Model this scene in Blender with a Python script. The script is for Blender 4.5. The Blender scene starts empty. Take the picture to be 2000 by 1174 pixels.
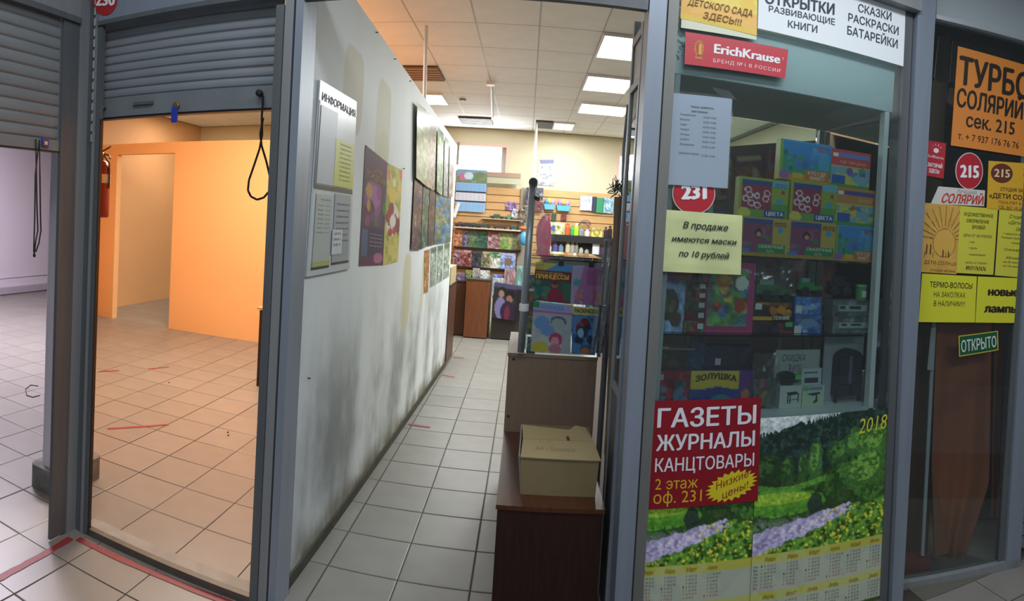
import bpy, bmesh, math, random
import numpy as np
from mathutils import Vector, Matrix

# ---------------------------------------------------------------- camera (a cylindrical phone panorama)
SC = bpy.context.scene
F_PX, Y0, YAW, PITCH, ROLL, EYE = 1188.76, 475.605, 0.0223836, -0.0278762, -0.0619481, 1.64
def _rot(yaw, pitch, roll):
    c, s = math.cos, math.sin
    Rz = Matrix(((c(yaw), -s(yaw), 0), (s(yaw), c(yaw), 0), (0, 0, 1)))
    Rx = Matrix(((1, 0, 0), (0, c(pitch), -s(pitch)), (0, s(pitch), c(pitch))))
    Ry = Matrix(((c(roll), 0, s(roll)), (0, 1, 0), (-s(roll), 0, c(roll))))
    return Rz @ Rx @ Ry
RM = _rot(YAW, PITCH, ROLL)
cam = bpy.data.cameras.new('camera')
cam.type = 'PANO'
cam.panorama_type = 'CENTRAL_CYLINDRICAL'
cam.central_cylindrical_range_u_min = -1000 / F_PX
cam.central_cylindrical_range_u_max = 1000 / F_PX
cam.central_cylindrical_range_v_min = (Y0 - 1174) / F_PX
cam.central_cylindrical_range_v_max = Y0 / F_PX
cam.central_cylindrical_radius = 1.0
cam.clip_start = 0.05
co = bpy.data.objects.new('camera', cam)
r3 = Matrix((RM @ Vector((1, 0, 0)), RM @ Vector((0, 0, 1)), RM @ Vector((0, -1, 0)))).transposed()
co.matrix_world = Matrix.Translation((0, 0, EYE)) @ r3.to_4x4()
SC.collection.objects.link(co)
SC.camera = co
SC.view_settings.view_transform = 'Standard'
SC.view_settings.look = 'None'
SC.view_settings.gamma = 1
SC.view_settings.use_curve_mapping = False
SC.view_settings.exposure = 0.0

# ---------------------------------------------------------------- light
W = bpy.data.worlds.new('world'); SC.world = W; W.use_nodes = True
W.node_tree.nodes['Background'].inputs[0].default_value = (0.62, 0.72, 0.85, 1)
W.node_tree.nodes['Background'].inputs[1].default_value = 0.12
def area(name, loc, size, power, col, rot=(0, 0, 0)):
    l = bpy.data.lights.new(name, 'AREA'); l.shape = 'RECTANGLE'
    l.size, l.size_y = size; l.energy = power; l.color = col
    o = bpy.data.objects.new(name, l); o.location = loc; o.rotation_euler = rot
    SC.collection.objects.link(o); return o
area('lobby_fill', (-0.9, 1.2, 3.2), (1.2, 0.5), 14, (0.88, 0.94, 1.0))  # unseen lobby lights, placed so the window does not mirror them
area('lobby_fill', (1.0, 1.15, 3.2), (1.5, 0.5), 34, (0.88, 0.94, 1.0))
area('lobby_fill', (0.2, -1.5, 3.2), (1.6, 0.6), 62, (0.90, 0.95, 1.0))  # unseen light added low and far back to brighten the showcase
area('orange_room_lamp', (-2.6, 5.0, 3.2), (1.2, 1.2), 125, (1.0, 0.86, 0.72))
area('orange_room_lamp', (-5.2, 8.6, 3.2), (0.6, 0.6), 30, (1.0, 0.84, 0.68))
area('white_room_lamp', (-5.4, 4.3, 3.2), (1.2, 1.2), 230, (0.94, 0.88, 1.0))
for i, (x, y, p) in enumerate([(0.77, 5.23, 26), (0.77, 6.56, 40), (0.9, 7.9, 115), (0.47, 9.4, 26), (-1.25, 7.9, 30)]):
    area('shop_lamp', (x, y, 3.22), (0.5, 0.5), p, (0.95, 0.99, 1.0))
area('window_daylight', (-0.85, 10.15, 2.8), (0.8, 0.34), 25, (1, 1, 1), (math.radians(-90), 0, 0))

# ---------------------------------------------------------------- geometry of the picture -> points on real planes
def ray(px, py):
    th = (px - 1000) / F_PX; v = (Y0 - py) / F_PX
    return RM @ Vector((math.sin(th), math.cos(th), v))
class Plane:
    def __init__(s, p, n):
        s.p = Vector(p); s.n = Vector(n).normalized()
    def at(s, px, py, off=0.0):           # off > 0: nearer to the viewer
        d = ray(px, py); o = Vector((0, 0, EYE))
        n = s.n if s.n.dot(d) > 0 else -s.n
        p = s.p - n * off
        return o + d * ((p - o).dot(n) / d.dot(n))
def PY(y): return Plane((0, y, 0), (0, 1, 0))
def PX(x): return Plane((x, 0, 0), (1, 0, 0))
def PZ(z): return Plane((0, 0, z), (0, 0, 1))
FY = 2.243                                 # front plane of the shop fronts
PF = PY(FY)
def PS(d=0.0): return Plane((1.80 + .27 * d, 2.38 + d, 0), (.27, 1, 0))   # the solarium front is turned a little
PW = Plane((-0.925, 2.42, 0), (4.47, -0.09, 0))

# ---------------------------------------------------------------- materials
def lin(c):
    if isinstance(c, str):
        c = c.lstrip('#'); c = [int(c[i:i + 2], 16) / 255 for i in (0, 2, 4)]
    return [(x / 12.92 if x <= .04045 else ((x + .055) / 1.055) ** 2.4) for x in c[:3]]
_M = {}
def mat(name, col, rough=.6, metal=0, var=0.0, scale=6.0, col2=None, bump=0.0, bscale=60, stretch=None, spec=.5, rand=0.0, emit=0):
    if name in _M: return _M[name]
    m = bpy.data.materials.new(name); m.use_nodes = True; nt = m.node_tree; N = nt.nodes; L = nt.links
    b = N['Principled BSDF']; b.inputs['Roughness'].default_value = rough; b.inputs['Metallic'].default_value = metal
    b.inputs['Specular IOR Level'].default_value = spec
    c1 = lin(col) + [1]; b.inputs['Base Color'].default_value = c1
    out = None
    if var or col2:
        tc = N.new('ShaderNodeTexCoord'); mp = N.new('ShaderNodeMapping'); L.new(tc.outputs['Object'], mp.inputs[0])
        if stretch: mp.inputs['Scale'].default_value = stretch
        no = N.new('ShaderNodeTexNoise'); no.inputs['Scale'].default_value = scale; no.inputs['Detail'].default_value = 5
        L.new(mp.outputs[0], no.inputs['Vector'])
        rp = N.new('ShaderNodeValToRGB'); rp.color_ramp.elements[0].position = .3; rp.color_ramp.elements[1].position = .7
        c2 = lin(col2) + [1] if col2 else [x * (1 - var) for x in c1[:3]] + [1]
        rp.color_ramp.elements[0].color = c2; rp.color_ramp.elements[1].color = c1
        L.new(no.outputs[0], rp.inputs[0]); out = rp.outputs[0]; L.new(out, b.inputs['Base Color'])
    if rand:
        oi = N.new('ShaderNodeObjectInfo'); mr = N.new('ShaderNodeMapRange')
        mr.inputs[3].default_value = 1 - rand; mr.inputs[4].default_value = 1 + rand
        L.new(oi.outputs['Random'], mr.inputs[0])
        mx = N.new('ShaderNodeVectorMath'); mx.operation = 'SCALE'
        if out: L.new(out, mx.inputs[0])
        else: mx.inputs[0].default_value = c1[:3]
        L.new(mr.outputs[0], mx.inputs['Scale']); L.new(mx.outputs[0], b.inputs['Base Color'])
    if bump:
        tc = N.new('ShaderNodeTexCoord'); no = N.new('ShaderNodeTexNoise'); no.inputs['Scale'].default_value = bscale
        L.new(tc.outputs['Object'], no.inputs['Vector'])
        bp = N.new('ShaderNodeBump'); bp.inputs['Strength'].default_value = bump; bp.inputs['Distance'].default_value = .01
        L.new(no.outputs[0], bp.inputs['Height']); L.new(bp.outputs[0], b.inputs['Normal'])
    if emit:
        b.inputs['Emission Color'].default_value = c1; b.inputs['Emission Strength'].default_value = emit
    _M[name] = m; return m
def flat(col, rough=.6): 
    key = col if isinstance(col, str) else '#%02x%02x%02x' % tuple(int(max(0, min(1, x)) * 255) for x in col)
    return mat('plain_%s_%d' % (key, int(rough * 100)), key, rough)
def print_mat(rough=.5):
    n = 'print_%d' % int(rough * 100)
    if n in _M: return _M[n]
    m = bpy.data.materials.new(n); m.use_nodes = True; N = m.node_tree.nodes; b = N['Principled BSDF']
    a = N.new('ShaderNodeAttribute'); a.attribute_name = 'ink'; m.node_tree.links.new(a.outputs['Color'], b.inputs['Base Color'])
    b.inputs['Roughness'].default_value = rough; _M[n] = m; return m
def glass_mat(name, tint='#eef6f4', rough=.02, bump=0.0, gain=1.0, haze=0.0, bscale=14):
    if name in _M: return _M[name]
    m = bpy.data.materials.new(name); m.use_nodes = True; nt = m.node_tree; N = nt.nodes; L = nt.links
    N.remove(N['Principled BSDF']); o = N['Material Output']
    t = N.new('ShaderNodeBsdfTransparent'); t.inputs[0].default_value = lin(tint) + [1]
    g = N.new('ShaderNodeBsdfGlossy'); g.inputs['Roughness'].default_value = rough; g.inputs[0].default_value = (1, 1, 1, 1)
    fr = N.new('ShaderNodeFresnel'); fr.inputs[0].default_value = 1.5
    mu = N.new('ShaderNodeMath'); mu.operation = 'MULTIPLY'; mu.inputs[1].default_value = gain; L.new(fr.outputs[0], mu.inputs[0])
    mx = N.new('ShaderNodeMixShader'); L.new(mu.outputs[0], mx.inputs[0]); L.new(t.outputs[0], mx.inputs[1]); L.new(g.outputs[0], mx.inputs[2])
    last = mx
    if haze:
        d = N.new('ShaderNodeBsdfDiffuse'); d.inputs[0].default_value = (.8, .85, .85, 1)
        m2 = N.new('ShaderNodeMixShader'); m2.inputs[0].default_value = haze
        L.new(mx.outputs[0], m2.inputs[1]); L.new(d.outputs[0], m2.inputs[2]); last = m2
    L.new(last.outputs[0], o.inputs[0])
    if bump:
        tc = N.new('ShaderNodeTexCoord'); no = N.new('ShaderNodeTexNoise'); no.inputs['Scale'].default_value = bscale
        L.new(tc.outputs['Object'], no.inputs['Vector'])
        bp = N.new('ShaderNodeBump'); bp.inputs['Strength'].default_value = bump; bp.inputs['Distance'].default_value = .02
        L.new(no.outputs[0], bp.inputs['Height']); L.new(bp.outputs[0], g.inputs['Normal']); L.new(bp.outputs[0], fr.inputs['Normal'])
    _M[name] = m; return m

ALU = mat('grey_aluminium', '#8f9396', .46, .12, var=.12, scale=3, stretch=(8, 8, .6))
ALU_B = mat('bluish_aluminium', '#8d97a5', .42, .2, var=.1, scale=3, stretch=(8, 8, .6))
ALU_D = mat('dark_aluminium', '#626669', .5, .08, var=.15, scale=3, stretch=(8, 8, .6))
ALU_W = mat('warm_frame', '#7c7d79', .45, .2, var=.12, scale=4, stretch=(8, 8, .6))
SLAT_M = mat('shutter_slat', '#8d949a', .55, .1, var=.16, scale=5, stretch=(.7, .7, 3), rand=.05)
SLAT_L = mat('shutter_slat_left', '#888d8f', .55, .1, var=.14, scale=5, stretch=(.7, .7, 3), rand=.05)
BLACK = mat('black_plastic', '#141416', .4)
RUBBER = mat('rubber', '#1c1d20', .7)
CHROME = mat('chrome', '#c9cdd0', .18, .9)
WHITE = mat('white_paint', '#e3e6e6', .5)
WOOD_D = mat('dark_brown_laminate', '#341f1a', .35, var=.35, scale=5, stretch=(14, 14, 1.2), bump=.03)
WOOD_M = mat('brown_laminate', '#7c4b2c', .4, var=.3, scale=5, stretch=(12, 12, 1.0), bump=.03)
WOOD_L = mat('beige_laminate', '#84705e', .45, var=.12, scale=5, stretch=(12, 12, 1.0))
WOOD_S = mat('slatwall_laminate', '#c9a06a', .45, var=.14, scale=5, stretch=(1, 12, 8), rand=.05)
CARD = mat('cardboard', '#857654', .8, var=.12, scale=8, bump=.05)
TILE = mat('floor_tile', '#948e87', .36, var=.10, scale=5, bump=.02, bscale=120, rand=.05)
TILE_S = mat('dimmed_shop_tile', '#8c8a83', .4, var=.14, scale=5, bump=.02, bscale=120, rand=.06)  # tile colour darkened to stand for the dimmer light in the shop
GROUT = mat('grout', '#4b433d', .9)
GLASS = glass_mat('clear_glass')
GLASS2 = glass_mat('shop_window_glass', '#eef6f6', .02, gain=.8, haze=.015)
FILM = glass_mat('clear_film', '#f4f8f8', .12, .12, 1.5, .05, 18)
TEXTB = flat('#1b1b20', .6)

# ---------------------------------------------------------------- mesh helpers
def link(o, parent=None):
    SC.collection.objects.link(o)
    if parent is not None: o.parent = parent
    return o
def obj(name, verts, faces, m, parent=None, smooth=False):
    me = bpy.data.meshes.new(name); me.from_pydata([tuple(v) for v in verts], [], faces)
    me.materials.append(m); me.validate(); me.update()
    if smooth: me.polygons.foreach_set('use_smooth', [True] * len(me.polygons))
    return link(bpy.data.objects.new(name, me), parent)
class MB:
    def __init__(s): s.v = []; s.f = []; s.sm = False
    def add(s, v, f):
        b = len(s.v); s.v += [tuple(x) for x in v]; s.f += [tuple(i + b for i in q) for q in f]; return s
    def box(s, x0, x1, y0, y1, z0, z1, bev=0):
        v = [(x, y, z) for z in (z0, z1) for y in (y0, y1) for x in (x0, x1)]
        return s.add(v, [(0, 2, 3, 1), (4, 5, 7, 6), (0, 1, 5, 4), (2, 6, 7, 3), (0, 4, 6, 2), (1, 3, 7, 5)])
    def hexa(s, a, b):   # two quads (same winding) joined
        return s.add(list(a) + list(b), [(3, 2, 1, 0), (4, 5, 6, 7), (0, 1, 5, 4), (1, 2, 6, 5), (2, 3, 7, 6), (3, 0, 4, 7)])
    def prism(s, pts, d):
        n = len(pts); d = Vector(d); q = [Vector(p) + d for p in pts]
        return s.add(list(pts) + q, [tuple(range(n))[::-1], tuple(range(n, 2 * n))] + [(i, (i + 1) % n, n + (i + 1) % n, n + i) for i in range(n)])
    def tube(s, path, r, n=10, cap=True):
        path = [Vector(p) for p in path]; rs = r if isinstance(r, (list, tuple)) else [r] * len(path)
        b = len(s.v); prev = None
        for i, p in enumerate(path):
            t = (path[min(i + 1, len(path) - 1)] - path[max(i - 1, 0)]).normalized()
            if prev is None:
                u = t.orthogonal().normalized()
            else:
                u = (prev - t * prev.dot(t)).normalized()
            prev = u; w = t.cross(u)
            for k in range(n):
                a = 2 * math.pi * k / n; s.v.append(tuple(p + (u * math.cos(a) + w * math.sin(a)) * rs[i]))
        for i in range(len(path) - 1):
            for k in range(n):
                a = b + i * n + k; c = b + i * n + (k + 1) % n; s.f.append((a, c, c + n, a + n))
        if cap:
            s.f.append(tuple(b + k for k in range(n))[::-1]); e = b + (len(path) - 1) * n; s.f.append(tuple(e + k for k in range(n)))
        return s
    def lathe(s, prof, c, n=16, axis=(0, 0, 1)):
        c = Vector(c); ax = Vector(axis).normalized(); u = ax.orthogonal().normalized(); w = ax.cross(u); b = len(s.v)
        for r, h in prof:
            for k in range(n):
                a = 2 * math.pi * k / n; s.v.append(tuple(c + ax * h + (u * math.cos(a) + w * math.sin(a)) * max(r, 1e-4)))
        for i in range(len(prof) - 1):
            for k in range(n):
                a = b + i * n + k; q = b + i * n + (k + 1) % n; s.f.append((a, q, q + n, a + n))
        s.f.append(tuple(b + k for k in range(n))[::-1]); e = b + (len(prof) - 1) * n; s.f.append(tuple(e + k for k in range(n)))
        return s
    def blob(s, c, r, n=12, m=8, lump=0.0, seed=0):
        rnd = random.Random(seed); b = len(s.v); ph = [rnd.uniform(0, 6.28) for _ in range(4)]
        for i in range(m + 1):
            th = math.pi * i / m
            for k in range(n):
                a = 2 * math.pi * k / n
                q = 1 + lump * (math.sin(3 * a + ph[0] + 2 * th) * .5 + math.sin(5 * a + ph[1]) * math.sin(4 * th + ph[2]) * .5) * math.sin(th)
                s.v.append((c[0] + r[0] * q * math.sin(th) * math.cos(a), c[1] + r[1] * q * math.sin(th) * math.sin(a), c[2] + r[2] * (-math.cos(th)) * (1 if i in (0, m) else q)))
        for i in range(m):
            for k in range(n):
                a = b + i * n + k; q = b + i * n + (k + 1) % n; s.f.append((a, q, q + n, a + n))
        return s
    def build(s, name, m, parent=None, smooth=False): return obj(name, s.v, s.f, m, parent, smooth)
def tag(o, label=None, cat=None, group=None, kind=None):
    if label: o['label'] = label
    if cat: o['category'] = cat
    if group: o['group'] = group
    if kind: o['kind'] = kind
    return o
def thing(name, label, cat, loc=(0, 0, 0), group=None):
    o = bpy.data.objects.new(name, None); o.location = loc; o.empty_display_size = .05
    link(o); tag(o, label, cat, group); return o
def keep(o, parent):    # parent a world-space mesh under an Empty that has a location
    o.parent = parent; o.matrix_parent_inverse = Matrix.Translation(parent.location).inverted(); return o
def part(mb, name, m, parent, smooth=False): return keep(mb.build(name, m, None, smooth), parent)
def struct(o, label=None, cat=None): tag(o, label, cat, None, 'structure'); return o

# painted print -------------------------------------------------------------------------------------
class Cv:
    def __init__(s, w, h, bg):
        s.w, s.h = w, h; s.a = np.zeros((h, w, 3)); s.a[:] = s.c(bg)
        s.U, s.V = np.meshgrid((np.arange(w)) / (w - 1), (np.arange(h)) / (h - 1))
    def c(s, c):
        if isinstance(c, str): c = c.lstrip('#'); return np.array([int(c[i:i + 2], 16) / 255 for i in (0, 2, 4)])
        return np.array(c)
    def m(s, mask, col, al=1.0):
        mask = mask.astype(float)[..., None] * al; s.a = s.a * (1 - mask) + s.c(col) * mask; return s
    def rect(s, u0, v0, u1, v1, col, al=1.0): return s.m((s.U >= u0) & (s.U <= u1) & (s.V >= v0) & (s.V <= v1), col, al)
    def ell(s, u, v, ru, rv, col, al=1.0): return s.m(((s.U - u) / ru) ** 2 + ((s.V - v) / rv) ** 2 <= 1, col, al)
    def ring(s, u, v, ru, rv, t, col):
        d = np.sqrt(((s.U - u) / ru) ** 2 + ((s.V - v) / rv) ** 2); return s.m((d <= 1) & (d >= 1 - t), col)
    def line(s, u0, v0, u1, v1, t, col):
        dx, dy = u1 - u0, v1 - v0; L2 = dx * dx + dy * dy + 1e-9
        q = np.clip(((s.U - u0) * dx + (s.V - v0) * dy) / L2, 0, 1)
        return s.m(((s.U - u0 - q * dx) ** 2 + (s.V - v0 - q * dy) ** 2) < t * t, col)
    def grad(s, c0, c1):
        s.a = s.c(c0) * (1 - s.V[..., None]) + s.c(c1) * s.V[..., None]; return s
    def noise(s, n, seed=0):
        r = np.random.RandomState(seed); out = np.zeros((s.h, s.w)); tot = 0
        for o in range(3):
            k = n * 2 ** o; g = r.rand(int(k * s.h / s.w) + 3, k + 3); x = s.U * k; y = s.V * k * s.h / s.w
            i = x.astype(int); j = y.astype(int); fx = x - i; fy = y - j; fx = fx * fx * (3 - 2 * fx); fy = fy * fy * (3 - 2 * fy)
            v = g[j, i] * (1 - fx) * (1 - fy) + g[j, i + 1] * fx * (1 - fy) + g[j + 1, i] * (1 - fx) * fy + g[j + 1, i + 1] * fx * fy
            out += v * .55 ** o; tot += .55 ** o
        return out / tot
    def mul(s, n, amt): s.a = np.clip(s.a * (1 + (n[..., None] - .5) * 2 * amt), 0, 1); return s
    def spots(s, n, cols, box=(0, 0, 1, 1), r=(.03, .1), seed=0, al=.9):
        rd = random.Random(seed)
        for _ in range(n):
            u = rd.uniform(box[0], box[2]); v = rd.uniform(box[1], box[3]); q = rd.uniform(*r)
            s.ell(u, v, q, q * s.w / s.h * rd.uniform(.7, 1.6), rd.choice(cols), al)
        return s
def ink_attr(me, rgb):
    at = me.color_attributes.new('ink', 'FLOAT_COLOR', 'POINT')
    rgb = np.clip(rgb, 0, 1); l = np.where(rgb <= .04045, rgb / 12.92, ((rgb + .055) / 1.055) ** 2.4)
    at.data.foreach_set('color', np.concatenate([l, np.ones((len(l), 1))], 1).astype(np.float32).ravel())
def painted(name, cv, TL, TR, BR, BL, depth, parent=None, rough=.5, side=None, warp=0.0, seed=0):
    """a printed face made of small quads with ink colours, on a body of real thickness"""
    TL, TR, BR, BL = (np.array(p, float) for p in (TL, TR, BR, BL)); w, h = cv.w, cv.h
    U = cv.U[..., None]; V = cv.V[..., None]
    P = (TL * (1 - U) + TR * U) * (1 - V) + (BL * (1 - U) + BR * U) * V
    n = np.cross(TR - TL, BL - TL); n /= np.linalg.norm(n)          # points away from the viewer for the winding used
    if np.dot(n, (TL + BR) / 2 - np.array([0, 0, EYE])) < 0: n = -n
    if warp:
        edge = np.minimum(1, 8 * np.minimum(np.minimum(cv.U, 1 - cv.U), np.minimum(cv.V, 1 - cv.V)))
        P = P - n * ((cv.noise(3, seed) - .2).clip(0) * warp * edge)[..., None]
    v = P.reshape(-1, 3); nv = len(v)
    idx = np.arange(w * h).reshape(h, w); q = np.stack([idx[:-1, :-1], idx[1:, :-1], idx[1:, 1:], idx[:-1, 1:]], -1).reshape(-1, 4)
    rgb = cv.a.reshape(-1, 3); sc = cv.c(side) if side else rgb.mean(0)
    fr = np.array([TL, TR, BR, BL]); bk = fr + n * depth
    v = np.concatenate([v, fr, bk]); rgb = np.concatenate([rgb, np.tile(sc, (8, 1))]); a = nv
    ex = [(a, a + 1, a + 5, a + 4), (a + 1, a + 2, a + 6, a + 5), (a + 2, a + 3, a + 7, a + 6), (a + 3, a, a + 4, a + 7), (a + 4, a + 5, a + 6, a + 7)]
    F = q.tolist() + ex
    me = bpy.data.meshes.new(name); me.from_pydata(v.tolist(), [], F); me.materials.append(print_mat(rough)); ink_attr(me, rgb); me.update()
    return link(bpy.data.objects.new(name, me), parent)
# lettering -----------------------------------------------------------------------------------------
_G = {}
def _outline(body, bold, res):
    c = bpy.data.curves.new('t', 'FONT'); c.body = body; c.resolution_u = res; c.offset = bold; c.fill_mode = 'NONE'
    o = bpy.data.objects.new('t', c); me = o.to_mesh(); n = len(me.vertices)
    v = np.zeros(n * 3); me.vertices.foreach_get('co', v); v = v.reshape(-1, 3)[:, :2].copy()
    e = [tuple(x.vertices) for x in me.edges]; o.to_mesh_clear(); bpy.data.objects.remove(o); bpy.data.curves.remove(c)
    return v, e
def _glyph(ch, bold, res):
    """one letter, filled by non-zero winding so that overlapping outlines stay solid"""
    key = (ch, bold, res)
    if key in _G: return _G[key]
    adv = _outline(ch + 'H', 0, 1)[0][:, 0].max() - _outline('H', 0, 1)[0][:, 0].max()
    if ch == ' ': _G[key] = (np.zeros((0, 2)), [], adv); return _G[key]
    v, e = _outline(ch, bold, res)
    from mathutils.geometry import delaunay_2d_cdt
    ov, oe, of, *_ = delaunay_2d_cdt([Vector(p) for p in v], e, [], 0, 1e-5)
    ov = np.array([[p.x, p.y] for p in ov]); A = v[[x[0] for x in e]]; B = v[[x[1] for x in e]]; T = []
    for f in of:
        c = ov[list(f)].mean(0); up = (A[:, 1] <= c[1]) & (B[:, 1] > c[1]); dn = (A[:, 1] > c[1]) & (B[:, 1] <= c[1])
        cr = (B[:, 0] - A[:, 0]) * (c[1] - A[:, 1]) - (c[0] - A[:, 0]) * (B[:, 1] - A[:, 1])
        if (up & (cr > 0)).sum() - (dn & (cr < 0)).sum() != 0: T.append(tuple(f))
    _G[key] = (ov, T, adv); return _G[key]
def glyphs(s, bold=0.0, res=2, spacing=1.0):
    x = 0; V = []; Fc = []; b = 0
    for ch in s:
        v, f, adv = _glyph(ch, bold, res)
        if len(v): V.append(v + np.array([x, 0])); Fc += [tuple(i + b for i in q) for q in f]; b += len(v)
        x += adv * spacing
    return (np.concatenate(V) if V else np.zeros((0, 2))), Fc
def letter(parent, quad, lines, name='lettering', off=.0012, vary=True):
    """lines: (text, u0, v_base, u1, cap_height_v, colour[, opts]) in the unit frame of the quad (TL, TR, BR, BL), v down"""
    TL, TR, BR, BL = (np.array(p, float) for p in quad)
    n = np.cross(TR - TL, BL - TL); n /= np.linalg.norm(n)
    if np.dot(n, (TL + BR) / 2 - np.array([0, 0, EYE])) > 0: n = -n
    by = {}
    for ln in lines:
        s, u0, v0, u1, hv, col = ln[:6]; o = ln[6] if len(ln) > 6 else {}
        v, f = glyphs(s, 0.0, o.get('res', 2), o.get('sp', 1.0))
        if not len(v): continue
        bw = o.get('bold', 0.0) * 1.25; lay = np.zeros((len(v), 1))
        if bw:
            n0 = len(v); b0_, f0 = v, f; f = []; vs = []; ly = []
            for k_, (dx_, dy_) in enumerate(((0, 0), (bw, 0), (-bw, 0), (bw * .6, bw * .5), (-bw * .6, -bw * .5))):
                vs.append(b0_ + np.array([dx_, dy_])); f += [tuple(i + k_ * n0 for i in q_) for q_ in f0]; ly.append(np.full((n0, 1), k_ * .00012))
            v = np.concatenate(vs); lay = np.concatenate(ly)
        x0, x1 = v[:, 0].min(), v[:, 0].max(); S = (v[:, 0] - x0) / (x1 - x0); T = v[:, 1] / .73
        S = S + o.get('it', 0) * T * hv / max(abs(u1 - u0), 1e-6) * np.linalg.norm(BL - TL) / np.linalg.norm(TR - TL)
        u = u0 + S * (u1 - u0); vv = v0 + S * o.get('dv', 0) - T * hv
        if 'arc' in o: vv = vv - o['arc'] * np.sin(np.pi * S)
        U = u[:, None]; V = vv[:, None]
        P = (TL * (1 - U) + TR * U) * (1 - V) + (BL * (1 - U) + BR * U) * V + n * (off + o.get('off', 0) + lay)
        d = by.setdefault(col, [[], []]); b = len(d[0]); d[0] += P.tolist(); d[1] += [tuple(i + b for i in q) for q in f]
    for col, (v, f) in by.items():
        o = obj(name, v, f, flat(col, .6)); o.parent = parent; o['kind'] = 'stuff'
        if parent.type == 'EMPTY': keep(o, parent)
def shape(parent, quad, pts, col, name='print', off=.0008, rough=.55):
    TL, TR, BR, BL = (np.array(p, float) for p in quad)
    n = np.cross(TR - TL, BL - TL); n /= np.linalg.norm(n)
    if np.dot(n, (TL + BR) / 2 - np.array([0, 0, EYE])) > 0: n = -n
    v = [(TL * (1 - u) + TR * u) * (1 - w) + (BL * (1 - u) + BR * u) * w + n * off for u, w in pts]
    o = obj(name, v, [tuple(range(len(v)))], flat(col, rough) if isinstance(col, str) else col); o.parent = parent
    if parent.type == 'EMPTY': keep(o, parent)
    return o
def quad(pl, tl, tr, br, bl, off=0.0): return [pl.at(*p, off) for p in (tl, tr, br, bl)]
def slab(name, q, depth, m, parent=None):
    q = [Vector(p) for p in q]; n = (q[1] - q[0]).cross(q[3] - q[0]).normalized()
    if n.dot((q[0] + q[2]) / 2 - Vector((0, 0, EYE))) < 0: n = -n
    return MB().hexa(q, [p + n * depth for p in q]).build(name, m, parent)
def oval(u, v, ru, rv, n=40, a0=0, a1=2 * math.pi):
    return [(u + ru * math.cos(a0 + (a1 - a0) * i / n), v + rv * math.sin(a0 + (a1 - a0) * i / n)) for i in range(n)]
def vbar(name, z0, z1, a0, a1, b0, b1, yf, depth, m, parent=None):
    """upright frame member: x from a0..a1 at z0 and b0..b1 at z1"""
    fr = [(b0, yf, z1), (b1, yf, z1), (a1, yf, z0), (a0, yf, z0)]
    return MB().hexa(fr, [(x, y + depth, z) for x, y, z in fr]).build(name, m, parent)
def copies(src, places, parent=None):
    out = []
    for p in places:
        o = src.copy(); o.location = p; SC.collection.objects.link(o); o.parent = parent; out.append(o)
    return out
# ================================================================ THE SETTING
TP = 0.3335; TX0, TY0 = -0.484, 2.672
CEIL = 3.25; BACK = 10.25
rng = random.Random(4)
def floor_part(label, rect_, keepf, TILE=TILE):
    """a screed slab with one ceramic tile object per cell of the 33 cm grid"""
    tile0 = None
    x0, x1, y0, y1 = rect_
    s = struct(MB().box(x0, x1, y0, y1, -.06, -.003).build('floor', GROUT), label)
    n = 0
    i0, i1 = math.floor((x0 - TX0) / TP), math.ceil((x1 - TX0) / TP); j0, j1 = math.floor((y0 - TY0) / TP), math.ceil((y1 - TY0) / TP)
    for j in range(j0, j1):
        for i in range(i0, i1):
            cx, cy = TX0 + (i + .5) * TP, TY0 + (j + .5) * TP
            a, b = max(x0, cx - TP / 2 + .0028), min(x1, cx + TP / 2 - .0028); c, d = max(y0, cy - TP / 2 + .0028), min(y1, cy + TP / 2 - .0028)
            if b - a < .02 or d - c < .02 or not keepf(cx, cy): continue
            if b - a > TP - .01 and d - c > TP - .01:
                if tile0 is None:
                    h = TP / 2 - .0028; g = h - .004
                    lo = [(-h, -h, -.006), (h, -h, -.006), (h, h, -.006), (-h, h, -.006)]; mi = [(x, y, -.0018) for x, y, _ in lo]
                    hi = [(-g, -g, 0), (g, -g, 0), (g, g, 0), (-g, g, 0)]
                    tile0 = bpy.data.meshes.new('tile')
                    tile0.from_pydata(lo + mi + hi, [], [(8, 9, 10, 11)] + [(k, (k + 1) % 4, 4 + (k + 1) % 4, 4 + k) for k in range(4)] + [(4 + k, 4 + (k + 1) % 4, 8 + (k + 1) % 4, 8 + k) for k in range(4)])
                    tile0.materials.append(TILE)
                o = bpy.data.objects.new('tile', tile0); o.location = (cx, cy, rng.uniform(-.0004, .0004)); link(o, s)
            else:
                MB().box(a, b, c, d, -.006, 0).build('tile', TILE, s)
            n += 1
    return s
floor_part('grey tiled passage floor in front of the shop fronts', (-1.99, 3.2, .4, 2.243), lambda x, y: y > 1.2 and (x < -.3 or x > 1.2))
floor_part('tiled floor of the empty orange room', (-6.15, -.95, 2.385, BACK), lambda x, y: (y < 7.1 and x > -(y * .88 + .5)) or (x < -4.2))
floor_part('tiled floor of the white room left of the corner', (-8.25, -1.99, 1.2, BACK), lambda x, y: x < -(y * .80 + .1) and x > -(y * 1.27 + .5))
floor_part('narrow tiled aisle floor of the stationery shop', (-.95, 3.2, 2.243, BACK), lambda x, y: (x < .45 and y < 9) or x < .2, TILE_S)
struct(MB().box(1.85, 3.6, 2.243, 4.0, -.03, .004).build('floor', mat('solarium_floor', '#6d6a60', .5)), 'pale floor behind the solarium glass')

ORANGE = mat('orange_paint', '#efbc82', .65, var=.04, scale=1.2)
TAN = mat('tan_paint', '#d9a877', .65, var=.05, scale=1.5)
LILAC = mat('white_room_paint', '#e4dde6', .6, var=.03, scale=1)
CREAM = mat('cream_paint', '#d9d2b4', .7, var=.05, scale=1.5)
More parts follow.
